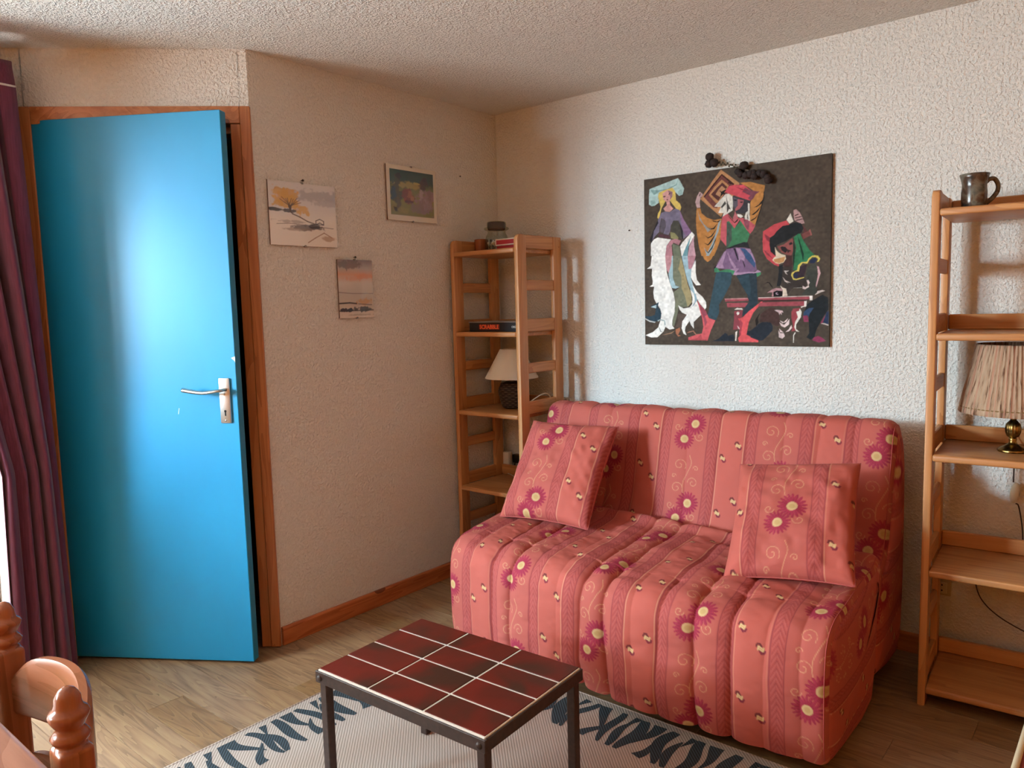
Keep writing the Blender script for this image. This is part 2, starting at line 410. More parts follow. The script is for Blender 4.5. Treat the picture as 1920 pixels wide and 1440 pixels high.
# ------------------------------------------------------------------ coral daisy fabric (flat print, drawn once as a tile)
PU, PV = 0.345, 0.62
def fabric_tile():
    res = .001; nu, nv = int(PU/res), int(PV/res)
    U, V = np.meshgrid((np.arange(nu)+.5)*res-PU/2, (np.arange(nv)+.5)*res)      # floral stripe centred on U = 0
    base = hexlin_np('B45A4E'); flor = hexlin_np('AE584E'); braidc = hexlin_np('A64C46'); dark = hexlin_np('74303A'); pale = hexlin_np('C68C70')
    cream = hexlin_np('C2A272'); mag = hexlin_np('982E42'); mag2 = hexlin_np('A83E50'); stem = hexlin_np('C48C6A')
    I = np.empty((nv, nu, 3), np.float32); I[:] = base
    aU = np.abs(U)
    I[aU < .075] = flor
    def blend(mask, c, a=1.0):
        m = (np.clip(mask, 0, 1)*a)[..., None]; I[:] = I*(1-m)+c*m
    # braids
    bc = .0975; hw = .0225; q = aU-bc; inb = np.abs(q) < hw; I[inb] = braidc
    blend(((np.abs(np.abs(q)-hw+.002) < .0011)).astype(float), dark, .55)
    ph = (V/.021 + np.abs(q)/.011) % 1.0
    blend(((ph < .16) & (np.abs(q) < hw*.72)).astype(float), dark, .45)
    blend(((ph > .5) & (ph < .85) & (np.abs(q) < hw*.70)).astype(float), hexlin_np('B05E56'), .6)
    blend(((np.abs(q) < .0011)).astype(float), dark, .35)
    blend((np.abs(q-hw-.0035) < .0014).astype(float), pale, .9)
    def wrapV(v0): return (V-v0+PV/2) % PV-PV/2
    def win(x0, x1, y0, y1, pad):
        c = np.arange(int((x0-pad+PU/2)/res)-1, int((x1+pad+PU/2)/res)+2); r_ = np.arange(int((y0-pad)/res)-1, int((y1+pad)/res)+2)
        return np.ix_(r_ % nv, c % nu), ((c+.5)*res-PU/2)[None, :], ((r_+.5)*res)[:, None]
    def blendw(ix, mask, c, a=1.0):
        m = (np.clip(mask, 0, 1)*a)[..., None]; I[ix] = I[ix]*(1-m)+c*m
    def seg(p0, p1, wd, c, a=1.0):
        x0, y0 = p0; x1, y1 = p1; vx, vy = x1-x0, y1-y0; L2 = vx*vx+vy*vy+1e-12
        ix, X, Y = win(min(x0, x1), max(x0, x1), min(y0, y1), max(y0, y1), wd+.002)
        t = np.clip(((X-x0)*vx+(Y-y0)*vy)/L2, 0, 1); dd = np.hypot(X-x0-t*vx, Y-y0-t*vy)
        blendw(ix, (wd-dd)/.0008+.5, c, a)
    def curve(pts, wd, c, a=1.0):
        for p0, p1 in zip(pts, pts[1:]): seg(p0, p1, wd, c, a)
    def spiral(cx, cy, r, a0, turns, sgn):
        return [(cx+r*(1-t*.85)*math.cos(a0+sgn*turns*2*PI*t), cy+r*(1-t*.85)*math.sin(a0+sgn*turns*2*PI*t)) for t in np.linspace(0, 1, 22)]
    def daisy(cx, cy, R, rot):
        dU = ((U-cx+PU/2) % PU)-PU/2; dV = wrapV(cy); r = np.hypot(dU, dV); th = np.arctan2(dV, dU)+rot
        pet = R*(.62+.38*np.abs(np.cos(th*9.5+.35*np.sin(th*3)))**.8)
        blend((pet-r)/.0009+.5, mag); 
        blend(((np.abs(np.sin(th*10)) < .25) & (r < pet*.95) & (r > .4*R)).astype(float), hexlin_np('742034'), .5)
        blend(((np.abs(np.cos(th*10)) < .3) & (r < pet*.9) & (r > .6*R)).astype(float), mag2, .6)
        blend((R*.36-r)/.0009+.5, cream); blend((R*.2-r)/.002+.5, hexlin_np('B4905A'), .7)
    for k in (0, 1):
        v0 = k*.31
        st = [(.012, v0+.075), (-.004, v0+.11), (-.006, v0+.15), (.010, v0+.19), (.022, v0+.225), (.012, v0+.255)]
        st = [tuple(p) [:2] for p in [(q.x, q.y) for q in spline([(a, b, 0) for a, b in st], 6)]]
        curve(st, .0011, stem, .95)
        for s in (spiral(-.030, v0+.125, .024, 0, 1.3, 1), spiral(.034, v0+.150, .022, PI, 1.3, -1), spiral(-.026, v0+.215, .026, -.6, 1.35, 1), spiral(.042, v0+.205, .012, PI, 1.1, -1), spiral(-.045, v0+.170, .010, 0, 1.1, 1), spiral(.045, v0+.02, .02, PI*.8, 1.2, 1), spiral(-.048, v0+.055, .016, 0, 1.2, -1)):
            curve(s, .0010, stem, .95)
        daisy(.021, v0+.070, .046, .1); daisy(-.018, v0+.008, .043, .4)
    # knots in the plain stripe
    for j in range(6):
        for sgn in ((-1,) if j % 2 else (1,)):
            cx = PU/2+sgn*.028; cy = .05+j*PV/6
            curve([(cx-.012, cy+.006), (cx-.010, cy+.012), (cx-.003, cy+.013), (cx+.002, cy+.006)], .0030, hexlin_np('6A2C2C'))
            curve([(cx+.012, cy-.006), (cx+.010, cy-.012), (cx+.003, cy-.013), (cx-.002, cy-.006)], .0030, hexlin_np('762836'))
            curve([(cx-.008, cy-.003), (cx-.006, cy+.006), (cx+.004, cy+.001)], .0022, hexlin_np('C8AC7A'))
            curve([(cx+.008, cy+.003), (cx+.006, cy-.006), (cx-.004, cy-.001)], .0022, hexlin_np('C8AC7A'))
    return I
FT = fabric_tile()
def fabric_color(U, V):
    nv, nu = FT.shape[:2]
    k = np.floor((U+PU/2)/PU); V = V+np.where(k.astype(int) % 2 == 0, 0.0, .155)
    u = ((U+PU/2)/PU % 1.0)*nu-.5; v = (V/PV % 1.0)*nv-.5
    u0 = np.floor(u).astype(int); v0 = np.floor(v).astype(int); fu = (u-u0)[..., None]; fv = (v-v0)[..., None]
    g = lambda a, b: FT[a % nv, b % nu]
    return (g(v0, u0)*(1-fu)+g(v0, u0+1)*fu)*(1-fv)+(g(v0+1, u0)*(1-fu)+g(v0+1, u0+1)*fu)*fv

def resample(P, n, wts=None):
    P = np.array(P, float); d = np.r_[0, np.cumsum(np.linalg.norm(np.diff(P, axis=0), axis=1))]
    t = np.linspace(0, d[-1], n); return np.stack([np.interp(t, d, P[:, k]) for k in range(P.shape[1])], 1), t
def smoothpath(pts, per=14):
    return np.array([(p.x, p.y) for p in spline([(a, b, 0) for a, b in pts], per)])
def noise2(A, B, seed, cells):
    r = np.random.default_rng(seed); g = r.standard_normal((cells+3, cells+3))
    a = A*cells; b = B*cells; i = np.clip(np.floor(a).astype(int), 0, cells+1); j = np.clip(np.floor(b).astype(int), 0, cells+1); fa = a-i; fb = b-j
    fa = fa*fa*(3-2*fa); fb = fb*fb*(3-2*fb)
    i1 = np.clip(i+1, 0, cells+2); j1 = np.clip(j+1, 0, cells+2)
    return (g[i, j]*(1-fa)+g[i1, j]*fa)*(1-fb)+(g[i, j1]*(1-fa)+g[i1, j1]*fa)*fb

M['seam'] = newmat('coral_seam', 'A84A46', 0.8)
def sofa():
    root = thing('sofa_bed', 'coral sofa bed with quilted daisy and stripe cover against the white wall', 'sofa', (1.28, -.6, 0))
    KL, KR = -1.035, 3.09
    fx = lambda k: .93+.345*k
    bx = lambda k: .851+.362*k
    def sheet(name, prof, v_start, nper, side_r, bow, seat):
        path = smoothpath(prof); 
        L = np.linalg.norm(np.diff(path, axis=0), axis=1).sum(); nv = int(L/.0027)
        path, t = resample(path, nv)
        tan = np.gradient(path, axis=0); tan /= np.linalg.norm(tan, axis=1)[:, None]; nrm = np.stack([tan[:, 1], -tan[:, 0]], 1)   # outward
        nu = 540; k = np.linspace(KL, KR, nu); K, T = np.meshgrid(k, t); s = T/L
        a_edge = np.minimum(K-KL, KR-K)*.345
        r = side_r; inset = np.where(a_edge < r, r-np.sqrt(np.maximum(r*r-(r-np.minimum(a_edge, r))**2, 0)), 0)
        U = K*.345
        if seat:
            lines = np.array([-1.0, -.66, -.336, -.06, .25, .55, .84, 1.12, 1.40, 1.675, 2.01, 2.307, 2.62, 2.9])
            dep = np.array([.4, .5, .9, 1.2, .25, .3, 1.25, 1.25, .25, .7, 1.2, 1.1, .3, .4])
        else:
            lines = np.array([-.72, -.36, -.02, .33, .68, 1.0, 1.34, 1.7, 2.05, 2.4, 2.75]); dep = np.full(11, .42)
        g = np.zeros_like(K)
        for l, dq in zip(lines, dep):
            wv = l + .02*np.sin(T*5+l*7)
            dd = np.abs(K-wv)*.345
            g += dq*(.013*np.exp(-dd/.009)+.006*np.exp(-(dd/.03)**2))
        wr = .0045*noise2((K-KL)/(KR-KL), s, 3 if seat else 9, 9)+.0014*noise2((K-KL)/(KR-KL), s, 4, 30)+.0005*noise2((K-KL)/(KR-KL), s, 8, 70)
        if seat: g = g*np.where(s < .52, .55, 1.0)
        off = -inset-g+wr*(1-np.exp(-a_edge/.05))
        if seat:
            # soft dents where the throw cushions press in, sag at the crease
            off += -.012*np.exp(-((s-.03)/.04)**2)
        y = path[:, 0][:, None]+nrm[:, 0][:, None]*off; z = path[:, 1][:, None]+nrm[:, 1][:, None]*off
        w = np.clip((y+.35)/(-.65), 0, 1) if seat else np.zeros_like(K)
        w = w*w*(3-2*w)
        X = fx(K)*w+bx(K)*(1-w)
        if seat: X = X+.012*np.sin(T*9)*(1-w)*0
        tt = (K-KL)/(KR-KL)
        y = y-bow*(1-(2*tt-1)**2)*w
        if not seat: z = z+ .018*np.clip(tt*1.3, 0, 1)*np.clip((z-.45)/.4, 0, 1)   # top rises a little to the right
        Vv = np.stack([X, y, z], -1)
        col = fabric_color(U, v_start-T if seat else v_start-T)
        o = gridmesh(name, Vv, 'fabric', root, col)
        return o, path, inset, Vv
    back_prof = [(-.10, .09), (-.085, .30), (-.09, .60), (-.105, .80), (-.15, .872), (-.205, .882), (-.25, .855), (-.285, .74), (-.325, .56), (-.355, .475), (-.40, .43)]
    seat_prof = [(-.36, .425), (-.385, .468), (-.43, .482), (-.475, .462), (-.55, .462), (-.70, .462), (-.88, .458), (-.96, .445), (-1.008, .408), (-1.026, .34), (-1.03, .22), (-1.025, .12), (-1.01, .055)]
    ob, pb, _, Vb = sheet('backrest', back_prof, .855, 1, .045, 0, False)
    os_, ps, _, Vs = sheet('seat', seat_prof, .46+.6, 1, .026, .055, True)
    # end panels: rings from the sheet edge to a bulged centre
    def panel(name, edge, extra, x_out, sgn, vofs):
        ring = np.vstack([edge, extra]); ring = np.vstack([ring, ring[:1]])
        n = 420; R2, _ = resample(ring, n); R2 = R2[:-1]
        c = R2.mean(0); c = np.array([c[0], c[1], c[2]]); rings = []
        m = 46
        for i in range(m):
            f = i/(m-1); r = 1-f
            p = c+(R2-c)*r; p[:, 0] = p[:, 0]*1.0
            p[:, 0] = (R2[:, 0]*r+c[0]*(1-r))+sgn*.022*np.sqrt(max(0, 1-r**2.2))
            rings.append(p)
        V3 = np.array(rings)
        yy, zz = V3[..., 1], V3[..., 2]
        # cover pulled round the end: stripes run from front to back in a slight curve
        U = (zz+.22*(yy+1.0)**2*(-.9)+vofs); Vq = yy
        col = fabric_color(U, Vq)
        gridmesh(name, V3, 'fabric', root, col, wrap=True)
    def mk(Vv, side, extra):
        e = Vv[:, -1 if side > 0 else 0]
        x = e[:, 0].mean()
        ex = np.array([(x+q[2] if len(q) > 2 else x, q[0], q[1]) for q in extra]); return e, ex
    for side in (-1, 1):
        e, ex = mk(Vs, side, [(-.85, .035), (-.66, .03), (-.565, .05), (-.535, .15), (-.52, .32), (-.50, .42)])
        panel('seat_end_panel', e, ex, 0, side, .02)
        e, ex = mk(Vb, side, [(-.40, .41), (-.44, .25), (-.46, .085), (-.3, .06), (-.18, .06)])
        panel('back_end_panel', e, ex, 0, side, .1)
    for Vv, nm in ((Vs, 'seat_seam'), (Vb, 'back_seam')):
        for c_ in (3, -4):
            e = Vv[::6, c_]; b = BM(); tube(b, [tuple(q) for q in e], .0017, 6); obj(nm, b, M['seam'], root, smooth='all')
    b = BM(); box(b, (.62, -1.0, .075), (1.93, -.15, .30), .01, 1); obj('metal_frame', b, 'iron', root)
    for x in (.72, 1.84):
        for y in (-.93, -.22):
            b = BM(); lathe(b, [(0, 0), (.022, 0), (.024, .006), (.02, .02), (.018, .09), (0, .09)], (x, y, 0), 14); obj('foot', b, 'iron', root, smooth=True)
sofa()

def cushion(label, c, ex, ey, w, h, th, u0, v0, seed):
    ex = Vector(ex).normalized(); ey = Vector(ey); ey = (ey-ex*ey.dot(ex)).normalized(); ez = ex.cross(ey)
    root = thing('throw_cushion', label, 'cushion', group='matching coral throw cushions')
    root.matrix_world = Matrix.Translation(Vector(c)) @ Matrix((ex, ey, ez)).transposed().to_4x4()
    n = 150; a = np.linspace(-1, 1, n); A, B = np.meshgrid(a, a)
    # rounded, slightly pinched outline
    e = 1-np.maximum(np.abs(A), np.abs(B))
    pin = 1-.055*(1-A**2)*np.abs(B)**3; pin2 = 1-.055*(1-B**2)*np.abs(A)**3
    X = A*w/2*pin2; Y = B*h/2*pin
    prof = (np.maximum(1-A**4, 0)*np.maximum(1-B**4, 0))**.5
    wr = noise2((A+1)/2, (B+1)/2, seed, 6)*.006+noise2((A+1)/2, (B+1)/2, seed+1, 16)*.0022
    Z = th/2*prof+wr*np.minimum(prof*1.5, 1)*np.clip(e*8, 0, 1)
    col = fabric_color(X-u0, v0+Y)
    gridmesh('cushion_front', np.stack([X, Y, Z], -1), 'fabric', root, col, world=False)
    n = 60; a = np.linspace(-1, 1, n); A, B = np.meshgrid(a, a); pin = 1-.055*(1-A**2)*np.abs(B)**3; pin2 = 1-.055*(1-B**2)*np.abs(A)**3
    X = A*w/2*pin2; Y = B*h/2*pin; Z = -th/2*(np.maximum(1-A**4, 0)*np.maximum(1-B**4, 0))**.5
    gridmesh('cushion_back', np.stack([-X, Y, Z], -1), 'fabric', root, fabric_color(X-u0, v0+Y), world=False)
    b = BM(); n = 40; per = []
    for sA, sB, dA, dB in ((-1, -1, 1, 0), (1, -1, 0, 1), (1, 1, -1, 0), (-1, 1, 0, -1)):
        for i in range(n):
            A = sA+dA*2*i/n; B = sB+dB*2*i/n
            per.append((A*w/2*(1-.055*(1-B**2)*abs(A)**3), B*h/2*(1-.055*(1-A**2)*abs(B)**3), 0))
    per.append(per[0]); tube(b, per, .0025, 6, cap=False); obj('seam', b, M['seam'], root, smooth='all', world=False)
M['seam'] = newmat('coral_seam', 'A64C46', 0.8)
cushion('coral cushion leaning on the sofa backrest near the corner shelf', (.785, -.575, .648), (.397, .045, .0), (-.065, .29, .375), .405, .455, .13, -.052, .216, 21)
cushion('coral cushion at the sofa end nearest the brass lamp shelf', (1.77, -.66, .625), (.36, .05, .035), (-.06, .31, .33), .385, .425, .13, -.012, .053, 31)
# ------------------------------------------------------------------ pine shelf units
BT = [1.590, 1.210, .830, .455, .065]           # board tops
def shelf(label, x0, x1, rd):
    root = thing('shelf_unit', label, 'shelf', (x0, -.385, 0))
    YB, YFR, PT, PW = -.055, -.385, .022, .062
    def rpost(y0, y1, front):
        z1 = 1.648; r = .022
        pts = [(y0, 0), (y1, 0)]
        if front:   # rounded outer top corner at the front
            pts += [(y1, z1)] + [(y0+r-r*math.sin(a), z1-r+r*math.cos(a)) for a in np.linspace(0, PI/2, 7)]
        else: pts += [(y1, z1), (y0, z1)]
        return pts
    for px in (x0, x1-PT):
        for (a, b_, fr) in ((YFR, YFR+PW, True), (YB-PW, YB, False)):
            b = BM(); prism(b, rpost(a, b_, fr), px, px+PT, 'yz')
            es = [e for e in b.edges if abs(e.verts[0].co.x-e.verts[1].co.x) < 1e-6]
            bmesh.ops.bevel(b, geom=es, offset=.004, segments=2, profile=.5, affect='EDGES')
            p = obj('post', b, 'pine_z', root, smooth=True)
            if px == x1-PT and rd:
                for z in ((1.632, 1.602) if not fr else (.72, .68)):
                    q = BM(); lathe(q, [(0, .0008), (.0035, .0006), (.0035, -.001)], (0, 0, 0), 10, mat=Matrix.Translation((px+PT, (a+b_)/2+.012, z)) @ Matrix.Rotation(PI/2, 4, 'Y')); obj('dowel', q, 'trim_x', p)
        for i, zt in enumerate(BT):
            b = BM(); box(b, (px+.003, YFR+PW-.002, zt-.002), (px+PT-.003, YB-PW+.002, zt+.058), .003, 1); obj('side_rail', b, 'pine_y', root)
        for i in range(4):
            zc = (BT[i]+BT[i+1])/2+.022
            b = BM(); box(b, (px+.003, YFR+PW-.002, zc-.024), (px+PT-.003, YB-PW+.002, zc+.024), .006, 2); obj('rung', b, 'pine_y', root)
    for zt in BT:
        b = BM(); box(b, (x0+PT+.0006, YFR-.003, zt-.022), (x1-PT-.0006, YB-.004, zt), .006, 3); obj('shelf_board', b, 'pine_x', root, smooth=True)
        b = BM(); box(b, (x0+PT+.0006, YB-.022, zt+.0005), (x1-PT-.0006, YB-.004, zt+.052), .003, 1); obj('back_rail', b, 'pine_x', root)
    return root
shelf('narrow open pine shelf unit standing in the corner behind the sofa', .022, .440, True)
rs = shelf('pine shelf unit cut off by the frame edge, holding a mug and a brass lamp', 2.087, 2.83, False)
rs.rotation_euler = (0, 0, math.radians(4.0)); rs.location = (2.090, -.402, 0)

# ------------------------------------------------------------------ things on the corner shelf
def text_mesh(name, body, mat, size, mw, parent, bold=0.0, width=None, ext=.0004):
    cu = bpy.data.curves.new('t', 'FONT'); cu.body = body; cu.size = size; cu.extrude = ext; cu.offset = bold; cu.resolution_u = 3
    t = bpy.data.objects.new('t', cu); COL.objects.link(t); bpy.context.view_layer.update()
    me = bpy.data.meshes.new_from_object(t.evaluated_get(bpy.context.evaluated_depsgraph_get())); bpy.data.objects.remove(t)
    if width:
        xs = [v.co.x for v in me.vertices]; ys = [v.co.y for v in me.vertices]; k = width/(max(xs)-min(xs)); x0 = min(xs); y0 = min(ys); ky = size/(max(ys)-y0)
        for v in me.vertices: v.co.x = (v.co.x-x0)*k; v.co.y = (v.co.y-y0)*ky
    me.transform(mw); me.materials.append(M[mat]); me.name = name
    o = bpy.data.objects.new(name, me); COL.objects.link(o); attach(o, parent); return o
FRONT = lambda x, y, z: Matrix.Translation((x, y, z)) @ Matrix.Rotation(PI/2, 4, 'X')
M['orange'] = newmat('orange_print', 'F0663A', .5); M['whiteprint'] = newmat('white_print', 'B9BDB8', .5)
M['box_black'] = newmat('black_card', '1B1C20', .4); M['box_edge'] = newmat('worn_card', '8A8580', .7)
def corner_items():
    z = BT[1]
    r = thing('board_game_box', 'flat black board game box with orange lettering on the corner shelf', 'box', (.235, -.25, z))
    b = BM(); box(b, (.085, -.335, z), (.405, -.10, z+.045), .002, 1); obj('box_tray', b, 'box_black', r)
    b = BM(); box(b, (.082, -.338, z+.043), (.408, -.097, z+.0475), .0015, 1); obj('lid_edge', b, 'box_edge', r)
    b = BM(); box(b, (.148, -.3358, z+.009), (.280, -.3348, z+.037)); obj('lettering_panel', b, newmat('dark_red_print', '5A1410', .5), r)
    text_mesh('lettering', 'SCRABBLE', 'orange', .021, FRONT(.153, -.336, z+.0125), r, .0009, .122)
    text_mesh('small_lettering', 'ORIGINAL', 'whiteprint', .011, FRONT(.352, -.3355, z+.017), r, .0002, .05)
    # top board: glass jar, round wooden box, matchbox-like card box
    z = BT[0]
    j = thing('glass_jar', 'stoppered glass jar of small trinkets on top of the corner shelf', 'jar', (.177, -.22, z))
    b = BM(); lathe(b, [(0, .002), (.048, .002), (.056, .008), (.057, .055), (.050, .078), (.043, .090), (.043, .100), (.058, .106), (.060, .112), (.057, .116), (.047, .116), (.046, .14), (.040, .144), (0, .144)], (.177, -.22, z), 36); obj('glass_body', b, 'jar', j, smooth='all')
    b = BM(); lathe(b, [(0, .104), (.040, .104), (.043, .110), (.043, .136), (.040, .1415), (0, .1415)], (.177, -.22, z), 28); obj('stopper', b, newmat('dark_red_stopper', '3E1612', .35), j, smooth=True)
    mats = [newmat('trinket_'+c, c, .3) for c in ('CFC8BC', '2A2624', '8C8478', '4A4038', 'B0A08A')]
    for k in range(46):
        a = random.random()*2*PI; rr = .044*math.sqrt(random.random()); zz = .012+random.random()*.045
        b = BM(); bmesh.ops.create_icosphere(b, subdivisions=1, radius=.0055+.003*random.random(), matrix=Matrix.Translation((.177+rr*math.cos(a), -.22+rr*math.sin(a), z+zz)) @ Matrix.Diagonal((1, .8, 1.1, 1))); obj('trinket', b, random.choice(mats), j, smooth='all')
    b = BM(); lathe(b, [(0, 0), (.031, 0), (.033, .003), (.033, .050), (.034, .052), (.034, .064), (.031, .067), (0, .067)], (.081, -.225, z), 32); tag(obj('wooden_pot', b, 'turned', smooth=True), 'round brown wooden pot beside the glass jar', 'pot')
    c = thing('card_box', 'small red and white card box on top of the corner shelf', 'box', (.29, -.26, z))
    b = BM(); box(b, (.245, -.300, z), (.365, -.22, z+.020), .001, 1); lo = obj('lower_box', b, newmat('red_card', 'A81C28', .45), c)
    b = BM(); box(b, (.240, -.305, z+.0205), (.362, -.225, z+.052), .001, 1); up = obj('upper_box', b, newmat('pale_card', 'D8CDBE', .5), c)
    b = BM(); box(b, (.247, -.3056, z+.0265), (.355, -.3046, z+.046)); obj('red_label', b, newmat('red_label', 'B0242E', .45), up)
    # lamp with cone shade and woven base on the third board
    z = BT[2]; lx, ly = .232, -.20
    l = thing('table_lamp', 'small lamp with white cone shade and dark woven base', 'lamp', (lx, ly, z), 'table lamps on the shelves')
    b = BM(); lathe(b, [(0, .001), (.036, .001), (.042, .006), (.055, .04), (.063, .075), (.062, .098), (.050, .122), (.030, .133), (0, .134)], (lx, ly, z), 40); core = obj('lamp_base', b, newmat('dark_wicker', '1E1512', .5), l, smooth='all')
    wm = newmat('wicker_strand', '3A2A24', .35); wl = newmat('wicker_glint', '8A7A6A', .4)
    R = lambda h: np.interp(h, [.001, .006, .04, .075, .098, .122, .133], [.037, .0425, .0555, .0635, .0625, .0505, .031])
    b = BM(); b2 = BM()
    for k in range(13):
        h = .010+k*.0093
        pts = [((R(h)+.0012*math.sin(12*t+(k % 2)*PI))*math.cos(t)+lx, (R(h)+.0012*math.sin(12*t+(k % 2)*PI))*math.sin(t)+ly, z+h) for t in np.linspace(0, 2*PI, 97)]
        tube(b if k % 1 == 0 else b2, pts, .0042, 6, cap=False)
        for q in range(12):
            t0 = 2*PI*q/12+(k % 2)*PI/12+.08
            tube(b2, [((R(h)+.0045)*math.cos(t)+lx, (R(h)+.0045)*math.sin(t)+ly, z+h+.0015) for t in np.linspace(t0, t0+.3, 5)], [.0004, .0013, .0016, .0013, .0004], 5)  # pale slivers modelled as glints along the strands
    s1 = obj('woven_strand', b, wm, core, smooth='all'); s2 = obj('woven_highlight', b2, wl, core, smooth='all'); s1['kind'] = 'stuff'; s2['kind'] = 'stuff'
    b = BM(); lathe(b, [(.010, .132), (.012, .134), (.012, .150), (.009, .152), (.009, .175), (0, .175)], (lx, ly, z), 16); obj('lamp_neck', b, newmat('beige_plastic', 'B8A890', .5), l, smooth=True)
    b = BM(); lathe(b, [(.130, .150), (.131, .152), (.055, .290), (.054, .292), (.053, .290), (.129, .1515), (.130, .150)], (lx, ly, z), 48); obj('lamp_shade', b, newmat('cream_shade', 'E2DCCB', .8, Transmission_Weight=0.0), l, smooth='all')
    b = BM(); tube(b, spline([(lx+.03, ly+.03, z+.004), (.30, -.24, z+.004), (.35, -.26, z+.02), (.385, -.20, z+.062), (.395, -.14, z+.075), (.40, -.105, z+.045), (.39, -.09, z+.006)], 8), .0026, 8); obj('lamp_cord', b, newmat('white_cord', 'D8D2C4', .5), l, smooth='all')
    # wall outlet strip and plug-in adapter behind the fourth board
    b = BM(); box(b, (.083, -.035, .512), (.205, -.002, .556), .004, 2); tag(obj('outlet_strip', b, newmat('black_plastic', '101214', .4), smooth=True), 'black outlet strip on the wall behind the corner shelf', 'socket')
    a = thing('plug_adapter', 'white plug-in adapter with cord on the corner shelf', 'adapter', (.057, -.05, .494))
    wp = newmat('white_plastic', 'D6CCB8', .4)
    b = BM(); box(b, (.036, -.062, .494), (.080, -.030, .570), .004, 2); obj('adapter_body', b, wp, a, smooth=True)
    b = BM(); tube(b, spline([(.058, -.05, .496), (.060, -.055, .480), (.066, -.06, .470), (.085, -.075, .462), (.12, -.09, .462), (.16, -.11, .459), (.20, -.13, .4585), (.26, -.17, .4585)], 6), .0024, 8); obj('adapter_cord', b, wp, a, smooth='all')
    b = BM(); tube(b, spline([(.10, -.030, .515), (.085, -.034, .46), (.082, -.036, .41), (.076, -.040, .34), (.058, -.044, .25), (.046, -.046, .16), (.05, -.048, .09), (.09, -.045, .0685)], 8), .0032, 8); tag(obj('black_cable', b, newmat('black_rubber', '14100E', .5), smooth='all'), 'black cable hanging down behind the lowest corner shelf boards', 'cable')
corner_items()

